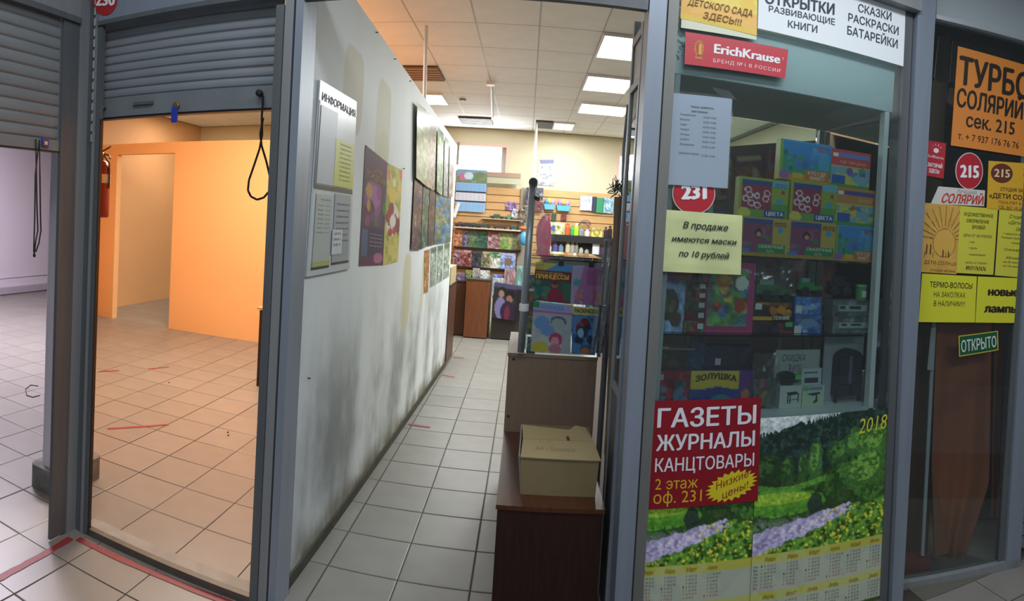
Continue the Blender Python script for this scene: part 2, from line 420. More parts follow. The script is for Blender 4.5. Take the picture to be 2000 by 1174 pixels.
# dirty white partition: grime drifting over the lower half and two ochre patches of old paint
def dirty_wall():
    m = bpy.data.materials.new('scuffed_white_paint'); m.use_nodes = True; nt = m.node_tree; N = nt.nodes; L = nt.links; b = N['Principled BSDF']
    b.inputs['Roughness'].default_value = .6
    g = N.new('ShaderNodeNewGeometry'); sp = N.new('ShaderNodeSeparateXYZ'); L.new(g.outputs['Position'], sp.inputs[0])
    def mapped(scale, loc=(0, 0, 0)):
        mp = N.new('ShaderNodeMapping'); mp.inputs['Scale'].default_value = scale; mp.inputs['Location'].default_value = loc
        L.new(g.outputs['Position'], mp.inputs[0]); no = N.new('ShaderNodeTexNoise'); no.inputs['Scale'].default_value = 1; no.inputs['Detail'].default_value = 6
        L.new(mp.outputs[0], no.inputs['Vector']); return no.outputs[0]
    def math_(op, a, bb, clamp=False):
        n = N.new('ShaderNodeMath'); n.operation = op; n.use_clamp = clamp
        for i, x in enumerate((a, bb)):
            if isinstance(x, (int, float)): n.inputs[i].default_value = x
            else: L.new(x, n.inputs[i])
        return n.outputs[0]
    def rng_(v, a, bb, c, d):
        n = N.new('ShaderNodeMapRange'); n.interpolation_type = 'SMOOTHSTEP'
        for i, x in enumerate((a, bb, c, d)): n.inputs[i + 1].default_value = x
        L.new(v, n.inputs[0]); return n.outputs[0]
    def mix(f, a, bb):
        n = N.new('ShaderNodeMix'); n.data_type = 'RGBA'; L.new(f, n.inputs[0])
        for i, x in ((6, a), (7, bb)):
            if isinstance(x, str): n.inputs[i].default_value = lin(x) + [1]
            else: L.new(x, n.inputs[i])
        return n.outputs[2]
    streak = mapped((1, 2.2, .6)); fine = mapped((1, 5, 4), (3, 1, 2))
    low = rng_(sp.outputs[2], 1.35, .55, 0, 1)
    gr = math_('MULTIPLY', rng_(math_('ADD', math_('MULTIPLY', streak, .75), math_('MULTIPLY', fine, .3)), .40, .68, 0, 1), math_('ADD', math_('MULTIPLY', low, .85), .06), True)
    c = mix(gr, '#e2e8ea', '#858a88')
    def patch(y, z, ry, rz):
        a = math_('POWER', math_('DIVIDE', math_('SUBTRACT', sp.outputs[1], y), ry), 4); d = math_('POWER', math_('DIVIDE', math_('SUBTRACT', sp.outputs[2], z), rz), 4)
        return rng_(math_('ADD', math_('ADD', a, d), math_('MULTIPLY', fine, .9)), 1.6, 1.15, 0, .75)
    for p in ((3.0, 2.28, .17, .22), (3.62, 2.18, .17, .3), (3.66, 1.93, .11, .25), (4.55, 1.1, .14, .3), (5.2, 1.1, .06, .25)):
        c = mix(patch(*p), c, '#c9c4a2')
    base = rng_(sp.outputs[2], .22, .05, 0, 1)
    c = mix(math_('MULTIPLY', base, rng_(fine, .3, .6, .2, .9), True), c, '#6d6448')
    L.new(c, b.inputs['Base Color']); return m
DIRTY = dirty_wall()
# white partition between the orange room and the shop; the top falls away to the back
fr = [(-.925, 2.40, 0), (-.925, 2.40, 2.76), (-.836, 6.85, 2.515), (-.836, 6.85, 0)]
bk = [(-1.03, 2.40, 0), (-1.03, 2.40, 2.76), (-.95, 6.85, 2.515), (-.95, 6.85, 0)]
w = MB().hexa(fr, bk); me_o = w.build('wall_middle', DIRTY); me_o.data.materials.append(ORANGE)
for p in me_o.data.polygons:
    if p.normal.x < -.9: p.material_index = 1
struct(me_o, 'white scuffed partition beside the aisle, orange on its other side')
struct(MB().hexa([(-.925, 2.42, 0), (-.925, 2.42, .055), (-.836, 6.85, .055), (-.836, 6.85, 0)][::1], [(-.913, 2.42, 0), (-.913, 2.42, .055), (-.824, 6.85, .055), (-.824, 6.85, 0)]).build('baseboard_middle', mat('dirty_skirting', '#4b4a3d', .8, var=.4, scale=9)), 'dark dirty skirting strip at the foot of the white partition')
# outer walls
struct(MB().box(-6.35, 3.3, BACK, BACK + .2, 0, 2.48).box(-6.35, -1.27, BACK, BACK + .2, 2.48, 2.985).box(-.42, 1.5, BACK, BACK + .2, 2.48, 2.985).box(2.35, 3.3, BACK, BACK + .2, 2.48, 2.985).box(-6.35, 3.3, BACK, BACK + .2, 2.985, CEIL).build('wall_back', CREAM), 'cream back wall with a high window')
struct(MB().box(3.2, 3.4, 3.2, BACK + .2, 0, CEIL).build('wall_right', CREAM), 'cream side wall of the shop')
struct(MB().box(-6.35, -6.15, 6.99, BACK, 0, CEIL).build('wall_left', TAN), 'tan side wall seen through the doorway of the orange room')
struct(MB().box(-8.45, -8.25, 1.0, BACK, 0, CEIL).build('wall_left', LILAC), 'white side wall of the left room')
struct(MB().box(-8.45, -6.35, BACK, BACK + .2, 0, CEIL).build('wall_back', LILAC), 'white back wall of the left room')
struct(MB().box(-8.25, -8.21, 1.0, BACK, 0.02, .14).build('baseboard_left', mat('lilac_skirting', '#b5afba', .5)), 'pale skirting board of the white room')
struct(MB().box(-8.25, -8.235, 1.0, BACK, .30, .315).build('trim_1', mat('lilac_ledge', '#c9c3cd', .5)), 'thin ledge along the white wall above the skirting')
# orange partition with a doorway, lower than the ceiling
struct(MB().box(-4.56, -1.03, 6.94, 7.05, 0, 2.55).box(-5.95, -5.56, 6.94, 7.05, 0, 2.55).box(-5.56, -4.56, 6.94, 7.05, 2.40, 2.55).build('wall_orange', ORANGE), 'orange partition with an open doorway across the empty room')
struct(MB().box(-5.2, -1.6, BACK - .10, BACK, 2.72, 2.90).build('trim_2', mat('beam_paint', '#e2b98b', .7)), 'light ledge high on the back wall over the orange partition')
# diagonal partition between the white room and the orange room
o = MB().hexa([(-2.36, 2.72, 0), (-2.36, 2.72, CEIL), (-5.92, 6.93, CEIL), (-5.92, 6.93, 0)], [(-2.46, 2.66, 0), (-2.46, 2.66, CEIL), (-6.02, 6.87, CEIL), (-6.02, 6.87, 0)]).build('wall_diagonal', ORANGE)
o.data.materials.append(LILAC)
for p in o.data.polygons:
    if p.normal.x < -.5: p.material_index = 1
struct(o, 'partition behind the corner column, orange on one side and white on the other')
struct(MB().box(-6.2, -5.99, 6.8, 7.06, 0, CEIL).build('wall_diagonal', LILAC), 'end of the partition between the two rooms')
# column behind the corner, its foot boxed in grey
def chamf(x0, x1, y0, y1, z0, z1, c, n=4):
    pts = []
    for cx, cy, a0 in ((x1 - c, y1 - c, 0), (x0 + c, y1 - c, 90), (x0 + c, y0 + c, 180), (x1 - c, y0 + c, 270)):
        for k in range(n + 1):
            a = math.radians(a0 + 90 * k / n); pts.append((cx + c * math.cos(a), cy + c * math.sin(a), z0))
    return MB().prism(pts, (0, 0, z1 - z0))
col = chamf(-2.465, -2.325, 2.44, 2.76, .10, CEIL, .05).build('column', LILAC)
col.data.materials.append(ORANGE)
for p in col.data.polygons:
    if p.normal.x > .3: p.material_index = 1
tag(col, 'rounded white column behind the corner of the shutters, orange on its right side', 'column', None, 'structure')
chamf(-2.51, -2.275, 2.40, 2.80, 0, .135, .05).build('column_foot', mat('worn_concrete', '#8d8a86', .85, var=.45, scale=14, bump=.2), col)

# ceiling: suspended panels in a grid ----------------------------------------------------------------
CPX, CPY, CX0, CY0 = .51, .664, .005, 4.90
cl = struct(MB().box(-8.45, 3.4, -2.2, BACK + .2, CEIL + .012, CEIL + .06).build('ceiling', mat('ceiling_void', '#9a9c9a', .9)), 'suspended ceiling of pale square panels')
cm = bpy.data.meshes.new('ceiling_panel'); h, k = CPX / 2 - .007, CPY / 2 - .007
cm.from_pydata([(-h, -k, 0), (h, -k, 0), (h, k, 0), (-h, k, 0), (-h - .004, -k - .004, .012), (h + .004, -k - .004, .012), (h + .004, k + .004, .012), (-h - .004, k + .004, .012)], [], [(3, 2, 1, 0), (0, 1, 5, 4), (1, 2, 6, 5), (2, 3, 7, 6), (3, 0, 4, 7)])
cm.materials.append(mat('ceiling_panel', '#eceeec', .85, var=.06, scale=5, rand=.02))
for j in range(-3, 8):
    for i in range(-12, 6):
        x, y = CX0 + (i + .5) * CPX, CY0 + (j + .5) * CPY
        if x < -y * .75 - .6 and not (x > -6): continue
        if i > 3 and j < 0: continue
        o = bpy.data.objects.new('ceiling_panel', cm); o.location = (x, y, CEIL); link(o, cl)
gm = MB()
for i in range(-12, 7): gm.box(CX0 + i * CPX - .006, CX0 + i * CPX + .006, CY0 - 3 * CPY, BACK, CEIL + .002, CEIL + .011)
for j in range(-3, 9): gm.box(CX0 - 12 * CPX, CX0 + 6 * CPX, CY0 + j * CPY - .006, CY0 + j * CPY + .006, CEIL + .002, CEIL + .011)
gm.build('ceiling_rail', mat('ceiling_rail', '#b9bcba', .6), cl)
# lamps and grilles in the ceiling
EMIT = mat('lamp_diffuser', '#ffffff', .4, emit=3.2)
def ceiling_lamp(x0, x1, y0, y1, label):
    o = thing('ceiling_lamp', label, 'lamp', ((x0 + x1) / 2, (y0 + y1) / 2, CEIL), 'square ceiling lamps')
    part(MB().box(x0 + .015, x1 - .015, y0 + .015, y1 - .015, CEIL - .022, CEIL - .012), 'diffuser', EMIT, o)
    f = MB().box(x0, x1, y0, y0 + .014, CEIL - .026, CEIL).box(x0, x1, y1 - .014, y1, CEIL - .026, CEIL).box(x0, x0 + .014, y0 + .014, y1 - .014, CEIL - .026, CEIL).box(x1 - .014, x1, y0 + .014, y1 - .014, CEIL - .026, CEIL)
    part(f, 'frame', WHITE, o)
ceiling_lamp(.52, 1.02, 4.90, 5.56, 'bright square ceiling lamp nearest to the doorway, top of the row of three')
ceiling_lamp(.52, 1.02, 6.23, 6.89, 'bright square ceiling lamp, middle one of the row of three')
ceiling_lamp(.58, 1.22, 7.60, 8.24, 'bright square ceiling lamp, rearmost of the row of three')
ceiling_lamp(.31, .63, 9.15, 9.73, 'small ceiling lamp by the back wall beside a dark grille')
ceiling_lamp(-1.46, -1.15, 7.58, 8.22, 'ceiling lamp just over the top edge of the white partition')
GR = mat('vent_grille', '#7f8486', .6)
def grille(x0, x1, y0, y1, label, m=GR, bar='vent_slat'):
    o = thing('ceiling_grille', label, 'vent', ((x0 + x1) / 2, (y0 + y1) / 2, CEIL), 'ceiling ventilation grilles')
    part(MB().box(x0, x1, y0, y1, CEIL - .008, CEIL - .001), 'backing', mat('grille_void', '#3c4043', .9), o)
    n = 6
    for k in range(n):
        y = y0 + (y1 - y0) * (k + .25) / n
        part(MB().box(x0, x1, y, y + (y1 - y0) * .5 / n, CEIL - .03, CEIL - .009), 'slat', m, o)
grille(-1.40, -1.02, 6.26, 6.86, 'brown slatted ceiling grille above the white partition', mat('brown_grille', '#a0836c', .7))
grille(-1.13, -.63, 9.15, 9.75, 'grey slatted ceiling grille over the high window')
grille(.04, .30, 9.13, 9.73, 'small grey ceiling grille beside the rear lamp')
tag(MB().tube([(-.50, 6.9, CEIL - .02), (-.62, 9.2, CEIL - .02)], .012, 8).box(-.55, -.46, 6.84, 6.93, CEIL - .04, CEIL).build('ceiling_conduit', WHITE), 'thin white cable duct with a junction box on the ceiling', 'conduit')
tag(MB().lathe([(.035, 0), (.045, .012), (.045, .02)], (-.93, 7.9, CEIL - .021)).build('smoke_detector', GR), 'small dark detector on the ceiling left of the cable duct', 'detector')
tag(MB().tube([PY(5.0).at(835, -40), PY(5.0).at(828, 230)], .016, 10).build('vertical_pipe', WHITE), 'thin white vertical pipe rising behind the white partition', 'pipe')
# window
wn = struct(MB().box(-1.27, -.42, BACK + .12, BACK + .16, 2.48, 2.985).build('window_1', mat('daylight_pane', '#ffffff', .3, emit=2.6)), 'overexposed high window in the cream back wall')
MB().box(-1.30, -1.27, BACK - .02, BACK + .12, 2.47, 3.01).box(-.42, -.36, BACK - .02, BACK + .12, 2.47, 3.01).box(-1.27, -.42, BACK - .02, BACK + .12, 2.955, 3.01).build('window_frame', mat('pinkish_reveal', '#e3c7b8', .6), wn)
MB().box(-1.27, -.42, BACK + .10, BACK + .12, 2.48, 2.50).box(-.50, -.42, BACK + .10, BACK + .12, 2.50, 2.955).build('window_sash', WHITE, wn)
wn = struct(MB().box(1.5, 2.35, BACK + .12, BACK + .16, 2.48, 2.985).build('window_2', _M['daylight_pane']), 'second high window behind the door glass')
MB().box(1.44, 1.5, BACK - .02, BACK + .12, 2.47, 3.01).box(2.35, 2.38, BACK - .02, BACK + .12, 2.47, 3.01).box(1.5, 2.35, BACK - .02, BACK + .12, 2.955, 3.01).build('window_frame', _M['pinkish_reveal'], wn)
struct(MB().box(-1.25, -1.21, BACK - .07, BACK - .03, 2.62, 3.0).build('trim_3', mat('green_grey', '#8f9686', .7)), 'grey green upright at the left edge of the high window')
# lobby shell behind the viewer (reflected in the glass)
struct(MB().box(-4.2, 4.6, -2.4, -2.2, 0, CEIL).build('wall_front', mat('lobby_wall', '#8d9396', .7)), 'grey wall of the passage behind the viewer')

# ================================================================ SHOP FRONTS (grey aluminium)
HB = 2.505
# corner post and the guide rails either side of it
cp = thing('corner_post', 'tall grey aluminium corner post between the two roller shutters', 'post', (-1.96, 2.2, 0))
part(MB().box(-2.06, -1.992, 2.176, 2.30, 0, 3.2), 'left_profile', ALU, cp)
part(MB().box(-1.990, -1.955, 2.243, 2.275, 0, 3.2), 'middle_profile', ALU_D, cp)
part(MB().box(-1.953, -1.936, 2.235, 2.262, 0, 3.2), 'right_profile', ALU, cp)
hs = MB()
for k in range(26): hs.tube([(-1.951, 2.231, 1.95 + k * .05), (-1.951, 2.231, 1.985 + k * .05)], .006, 6)
part(hs, 'hinge_knuckles', ALU, cp)
gl = tag(MB().box(-2.012, -1.995, 2.066, 2.173, 0.01, 2.50).build('shutter_guide', ALU_D), 'dark guide rail of the left shutter beside the corner post', 'guide rail')
gr_ = tag(MB().box(-1.934, -1.908, 2.238, 2.262, 0.01, 2.50).build('shutter_guide', ALU_D), 'dark guide rail at the left edge of the orange room opening', 'guide rail')
MB().box(-1.9075, -1.904, 2.240, 2.262, .01, 2.06).build('seal', BLACK, gr_)
# threshold
sill = struct(MB().box(-1.93, -1.02, 2.243, 2.275, 0, .035).build('trim_4', mat('threshold_metal', '#6a665e', .5, .3, var=.3, scale=12)), 'worn metal threshold of the orange room')
MB().box(-1.99, -1.02, 2.275, 2.383, 0, .008).build('threshold_strip', mat('threshold_strip', '#a39e97', .6, var=.25, scale=10), sill)
# door post between the orange room and the shop
dp = thing('door_post', 'wide grey aluminium post between the orange room and the white partition', 'post', (-.93, 2.3, 0))
part(MB().box(-1.018, -.984, 2.236, 2.38, 0, HB - .04), 'guide_rail', ALU_D, dp)
part(MB().box(-.982, -.945, 2.243, 2.38, 0, 3.2), 'left_profile', ALU, dp)
part(MB().box(-.943, -.938, 2.26, 2.38, 0, 3.2), 'groove', ALU_D, dp)
part(MB().box(-.936, -.903, 2.243, 2.390, 0, 3.2), 'right_profile', ALU_B, dp)
part(MB().box(-.912, -.905, 2.391, 2.399, 0, 3.2), 'seal', BLACK, dp)
# headers
hd = tag(MB().box(-1.93, -.984, 2.232, 2.29, HB, 3.2).build('shutter_box', ALU_B), 'grey header panel above the orange room shutter', 'header')
MB().box(-1.93, -.984, 2.228, 2.235, HB - .008, HB + .012).build('edge_strip', ALU_D, hd)
hl = tag(MB().box(-2.004, -1.986, .9, 2.174, HB + .02, 3.2).build('shutter_box', ALU), 'grey header panel above the left shutter', 'header')
MB().box(-2.004, -1.980, .9, 2.172, HB - .005, HB + .022).build('edge_strip', ALU_D, hl)
hm = tag(MB().box(-.902, .398, 2.25, 2.36, 2.515, 2.66).build('door_header', ALU_B), 'dark grey header bar over the open shop doorway', 'header')
MB().box(-.902, .398, 2.245, 2.275, 2.478, 2.513).build('lower_strip', ALU_D, hm)
tag(MB().box(.54, 1.60, 2.22, 2.30, 2.735, 3.2).build('window_header', ALU), 'grey header panel above the shop window', 'header')
# number plate 230
q = quad(PY(2.228), (186, 0), (226, 0), (226, 30), (186, 30))
np_ = tag(MB().prism([PY(2.231).at(205 + 24 * math.cos(a), -1 + 31 * math.sin(a)) for a in np.linspace(0, 2 * math.pi, 33)[:-1]], (0, -.003, 0)).build('number_plate', flat('#b3202a', .4)), 'round red number plate on the header above the orange room', 'sign')
letter(np_, quad(PY(2.226), (186, -14), (226, -14), (226, 12), (186, 12)), [('230', .02, .95, .98, .9, '#f2f2f2', dict(bold=.04))])
# roller shutters: every slat a part -----------------------------------------------------------------
def slat_profile(y, z0, z1, bulge, axis):
    pts = []
    for k in range(7):
        t = k / 6; pts.append((y - bulge * math.sin(math.pi * t) ** .7, z0 + (z1 - z0) * t))
    pts = [(y + .004, z0), (y, z0 + .004)] + pts[1:-1] + [(y, z1 - .004), (y + .004, z1)]
    return pts + [(y + .012, z1), (y + .012, z0)]
rs = thing('roller_shutter', 'half raised grey roller shutter over the orange room opening', 'shutter', (-1.45, 2.31, 2.08))
n = 9; z0 = 2.165; st = (HB + .02 - z0) / n
for k in range(n):
    P = slat_profile(2.31, z0 + k * st, z0 + (k + 1) * st + .0006, .006, 0)
    rr = random.Random(k); dz = rr.uniform(-.002, .002)
    part(MB().prism([(-1.955, y, z) for y, z in P], (.936, dz * .3, dz)), 'slat', SLAT_M, rs)
part(MB().box(-1.955, -1.019, 2.292, 2.325, 2.072, 2.163), 'bottom_rail', mat('rail_dark', '#8b9297', .4, .3, var=.2, scale=6), rs)
part(MB().box(-1.955, -1.019, 2.288, 2.33, 2.062, 2.071), 'seal', BLACK, rs)
yy = 2.29; Pq = PY(yy)
def knob(px, py, r, m, nm='knob'): 
    c = Pq.at(px, py); part(MB().lathe([(r * .6, 0), (r * .6, .012), (r, .014), (r, .03), (r * .7, .034)], c, 14, (0, -1, 0)), nm, m, rs, True)
knob(511, 184, .014, RUBBER, 'handle'); knob(206, 211, .010, ALU_D, 'bolt')
a = Pq.at(262, 208); b = Pq.at(300, 198); part(MB().box(a.x, b.x, yy - .012, yy + .002, b.z - .012, b.z + .002), 'bolt', ALU_D, rs)
tag(MB().lathe([(.012, 0), (.016, .003), (.016, .010), (.008, .013)], Pq.at(346, 206), 16, (0, -1, 0)).build('cylinder_lock', mat('brass', '#a07a3c', .3, .8)), 'round brass lock in the bottom rail of the shutter', 'lock')
c = PY(2.262).at(340, 224)
kt = tag(MB().prism([(c.x + .018 * sx, 2.262, c.z + sz) for sx, sz in ((-.8, .028), (-.4, .036), (.4, .036), (.8, .028), (.9, -.026), (.6, -.034), (-.6, -.034), (-.9, -.026))], (0, .007, 0)).build('key_tag', mat('blue_tag', '#2a3cae', .4)), 'blue plastic key tag hanging from the brass lock', 'key tag')
MB().tube([c + Vector((0, .004, .032)), c + Vector((.004, .001, .05)), c + Vector((.012, .004, .058))], .0018, 6).build('key_ring', CHROME, kt)
# strap loop
Pp = PY(2.268)
def strap(pxs, wd, pl, name, m, parent=None, th=.002):
    pts = [pl.at(*p) for p in pxs]; mb = MB()
    for i in range(len(pts) - 1):
        a, b = pts[i], pts[i + 1]; t = (b - a).normalized(); s = Vector((t.z, 0, -t.x)) * wd / 2 if abs(t.z) + abs(t.x) > .1 else Vector((wd / 2, 0, 0))
        mb.hexa([a - s, a + s, b + s, b - s], [x + Vector((0, th, 0)) for x in (a - s, a + s, b + s, b - s)])
    return mb.build(name, m, parent)
sl = strap([(514, 188), (511, 230), (512, 262), (507, 290), (497, 320), (486, 352), (484, 372), (490, 384), (502, 390)], .009, Pp, 'pull_strap', BLACK)
tag(sl, 'black fabric pull strap hanging in a loop from the orange room shutter', 'strap')
strap([(514, 230), (508, 262), (511, 285), (520, 315), (528, 350), (527, 372), (515, 386), (502, 390)], .009, PY(2.266), 'strap_half', BLACK, sl)
# left shutter in the plane x = -1.99
ls = thing('roller_shutter', 'half raised grey roller shutter at the left edge of the picture', 'shutter', (-2.02, 1.5, 1.9))
n = 11; z0 = 1.945; st = (HB + .012 - z0) / n
for k in range(n):
    P = slat_profile(0, z0 + k * st, z0 + (k + 1) * st + .0006, .006, 0)
    part(MB().prism([(-2.02 - y, .9, z) for y, z in P], (0, 1.164, 0)), 'slat', SLAT_L, ls)
part(MB().box(-2.035, -2.005, .9, 2.064, 1.893, 1.943), 'bottom_rail', SLAT_L, ls)
part(MB().box(-2.035, -2.003, .9, 2.064, 1.885, 1.892), 'seal', BLACK, ls)
Pl = PX(-1.998)
c = Pl.at(88, 278)
lk = tag(MB().box(-2.003, -1.993, c.y - .02, c.y + .02, c.z - .02, c.z + .02).build('padlock', mat('lock_blue', '#3d4c8a', .4)), 'small blue and grey lock on the bottom rail of the left shutter', 'lock')
MB().box(-1.993, -1.990, c.y - .01, c.y + .01, c.z - .012, c.z + .004).build('lock_plate', CHROME, lk)
cd = tag(MB().tube([Pl.at(*p) for p in ((70, 272), (71, 330), (72, 400), (74, 450), (70, 470), (67, 498), (66, 488), (68, 420), (69, 340), (77, 274), (78, 345), (79, 420), (80, 450), (76, 475), (70, 492))], .0035, 6).build('cord', BLACK), 'thin black pull cord hanging from the left shutter', 'cord')
MB().blob(Pl.at(67, 499), (.007, .007, .009), 8, 6).build('knot', BLACK, cd)
# ================================================================ RIGHT OF THE DOORWAY: window frame, glass, showcase
wp = thing('window_post', 'grey aluminium post between the open doorway and the shop window', 'post', (.45, 2.3, 0))
for nm, a0, a1, b0, b1, yf, m in (('left_profile', .421, .484, .397, .464, 2.243, ALU_B), ('groove', .485, .491, .465, .471, 2.262, ALU_D), ('window_profile', .492, .532, .472, .512, 2.25, ALU_W)):
    keep(vbar(nm, 0, 3.2, a0, a1, b0, b1, yf, .10, m), wp)
rp = thing('window_post', 'grey aluminium post between the shop window and the solarium window', 'post', (1.66, 2.3, 0))
for nm, a0, a1, b0, b1, yf, m in (('inner_profile', 1.622, 1.662, 1.535, 1.575, 2.27, ALU_D), ('groove', 1.663, 1.668, 1.576, 1.581, 2.275, BLACK), ('front_profile', 1.669, 1.730, 1.582, 1.690, 2.243, ALU_B)):
    keep(vbar(nm, 0, 3.2, a0, a1, b0, b1, yf, .09, m), rp)
GY = 2.285
pane = tag(MB().hexa([(.513, GY, 2.73), (1.545, GY, 2.73), (1.62, GY, .06), (.530, GY, .06)], [(.513, GY + .006, 2.73), (1.545, GY + .006, 2.73), (1.62, GY + .006, .06), (.530, GY + .006, .06)]).build('window_pane', GLASS2), 'large glass pane of the stationery shop window', 'pane')
tag(MB().box(.533, 1.62, 2.25, 2.33, 0, .058).build('window_sill', ALU_D), 'grey bottom rail under the shop window', 'rail')
# showcase: white sheet-metal niche with glass shelves
SX0, SX1, SYF, SYB = .55, 1.50, 2.33, 2.95
sc = thing('showcase', 'tall white framed glass showcase filled with toys and board games', 'showcase', (1.02, 2.6, 0))
SM = mat('showcase_white', '#cfd8d8', .45); SG = mat('showcase_grey', '#a9b2b2', .5)
part(MB().box(.53, 1.535, SYF - .02, SYF, 2.275, 2.50), 'top_panel', SM, sc)
part(MB().box(.53, 1.535, SYF, SYB, 2.275, 2.29), 'top_board', SG, sc)
for k, (x0, x1) in enumerate(((1.500, 1.535),)):
    keep(MB().hexa([(1.497, SYF - .02, 2.273), (1.522, SYF - .02, 2.273), (1.55, SYF - .02, .03), (1.525, SYF - .02, .03)], [(1.497, SYF + .02, 2.273), (1.522, SYF + .02, 2.273), (1.55, SYF + .02, .03), (1.525, SYF + .02, .03)]).build('corner_strip', WHITE), sc)
part(MB().box(.535, .555, SYF - .02, SYF + .02, .03, 2.273), 'corner_strip', SG, sc)
part(MB().hexa([(1.60, SYF + .025, 2.273), (1.535, SYB, 2.273), (1.535, SYB, .03), (1.60, SYF + .025, .03)], [(1.606, SYF + .025, 2.273), (1.541, SYB, 2.273), (1.541, SYB, .03), (1.606, SYF + .025, .03)]), 'side_pane', GLASS, sc)
part(MB().box(1.50, 1.53, SYB + .002, SYB + .03, 0, 2.273), 'rear_strip', SG, sc)
part(MB().box(.9, .925, SYB + .002, SYB + .03, 0, 2.273), 'rear_strip', SG, sc)
part(MB().box(.53, 1.497, SYB + .032, SYB + .037, .92, 2.273), 'rear_pane', GLASS, sc)
def shz(px, py, y): return PY(y).at(px, py).z
S1 = shz(1600, 507, SYF + .06); S2 = shz(1600, 652, SYF + .06); S3 = shz(1600, 795, SYF + .06)
for z in (S1, S2): part(MB().box(.56, 1.495, SYF + .03, SYB, z - .009, z - .001), 'glass_shelf', GLASS, sc)
part(MB().box(.53, 1.55, SYF - .02, SYB, S3 - .11, S3 - .001), 'floor_board', SM, sc)
part(MB().box(.54, 1.52, SYF + .03, SYB, .02, S3 - .115), 'plinth', mat('showcase_dark', '#3a3f3f', .6), sc)
# board game boxes --------------------------------------------------------------------------------
def art_animals(seed):
    c = Cv(46, 40, '#3f8fd0'); n = c.noise(6, seed)
    c.m((c.V > .38) & (n > .42), '#3e9a58', .8).m((c.V > .30) & (n < .40), '#4f7fc0', .7)
    c.spots(9, ['#3d6fb5', '#4a9ad8', '#7a6fb0', '#2f7a4a'], (.1, .2, .72, .72), (.03, .08), seed)
    c.rect(.0, .0, .05, 1, '#86b24a').rect(.0, .0, 1, .05, '#5aa0dd').rect(.75, .3, .97, .68, '#58a5d6', .8)
    c.rect(0, .86, 1, 1, '#c79a3a').ell(.10, .88, .10, .11, '#a268a8').rect(.25, .80, .45, .94, '#d8b23c').rect(.50, .70, .96, .97, '#cf7434').rect(.62, .12, .93, .30, '#5aa4da')
    return c
def art_colors(seed):
    c = Cv(46, 40, '#9fae3e'); c.rect(.06, .1, .66, .82, '#a03548').rect(.06, .06, .66, .18, '#384f93')
    c.rect(.68, .05, .98, .20, '#6fb8d0').rect(.66, .62, 1, .9, '#5fa04c').rect(0, .82, 1, 1, '#73a348')
    for u, v in ((.18, .32), (.22, .45), (.15, .55), (.26, .66), (.56, .38), (.54, .52), (.38, .70)): c.ring(u, v, .07, .085, .32, '#e9dfe4')
    c.ell(.36, .46, .06, .08, '#efe6ea').ell(.36, .46, .03, .04, '#54404a').ell(.12, .92, .13, .14, '#d8cf5a').rect(.52, .80, .95, .98, '#274f97').ell(.82, .55, .08, .07, '#4ea8c0').rect(.86, .26, .93, .36, '#b23a4a')
    return c
def art_tales(seed):
    c = Cv(46, 40, '#c6ad4e'); c.rect(.05, .08, .68, .9, '#8c4569').rect(.05, .05, .68, .16, '#45508f')
    c.spots(10, ['#a05f7f', '#5f9b4c', '#7d4f8a', '#3f8a55'], (.1, .2, .62, .8), (.03, .09), seed)
    c.ell(.38, .40, .07, .12, '#3b2230').ell(.39, .44, .04, .06, '#d49a80').rect(.36, .68, .96, .92, '#3c8a4c').ell(.12, .92, .12, .12, '#5a7cc0').rect(.02, .92, 1, 1, '#b08c3e').ell(.84, .3, .07, .07, '#4a9bd0')
    return c
def art_side(seed, hi=0):
    c = Cv(40, 44, '#d9c64a'); n = c.noise(5, seed)
    c.rect(0, 0, 1, .42, '#cf4f4c' if hi else '#cf8a4a').rect(.2, .08, .95, .2, '#6f86c8' if hi else '#4d4f9a')
    c.m((c.V > .45) & (n > .5), '#6aa6d8', .8).spots(6, ['#4d84c6', '#c9563f', '#7b4fa0', '#3f9a68'], (.35, .5, .95, .8), (.04, .09), seed)
    c.rect(.03, .68, .36, .92, '#2c5fae').rect(0, .93, 1, 1, '#4d9a42').rect(.04, .1, .16, .2, '#e9edf2')
    return c
GB = {}
def gbox(px0, py0, px1, py1, y, z0, cv, label, words, depth=.05, group='board game boxes in the showcase', name='board_game_box', cat='box', side='#c2b24a', rough=.35):
    a = PY(y).at(px0, py0); b = PY(y).at(px1, py1); z1 = z0 + (a.z - PY(y).at(px0, py1).z)
    TL, TR, BR, BL = (a.x, y, z1), (b.x, y, z1), (b.x, y, z0), (a.x, y, z0)
    o = painted(name, cv, TL, TR, BR, BL, depth, None, rough, side)
    tag(o, label, cat, group); q = (TL, TR, BR, BL)
    if words: letter(o, q, words)
    return o, z1
LOTO = lambda col: ('ЛОТО', .70, .22, .96, .12, col, dict(bold=.03, res=1))
yb = SYF + .05
zt = []
o, z = gbox(1447, 428, 1535, 505, yb, S1, art_tales(1), 'tales lotto box, bottom row left, beside the yellow mask notice', [LOTO('#8a2f2f'), ('СКАЗОЧНЫЕ', .40, .78, .93, .08, '#dfe8d0', dict(bold=.02, res=1)), ('ЛОТО', .56, .90, .72, .07, '#dfe8d0', dict(res=1))]); zt.append(z)
o, z = gbox(1540, 432, 1630, 507, yb, S1, art_tales(1), 'tales lotto box, bottom row middle, under a red and yellow box', [LOTO('#8a2f2f'), ('СКАЗОЧНЫЕ', .40, .78, .93, .08, '#dfe8d0', dict(bold=.02, res=1)), ('ЛОТО', .56, .90, .72, .07, '#dfe8d0', dict(res=1))]); zt.append(z)
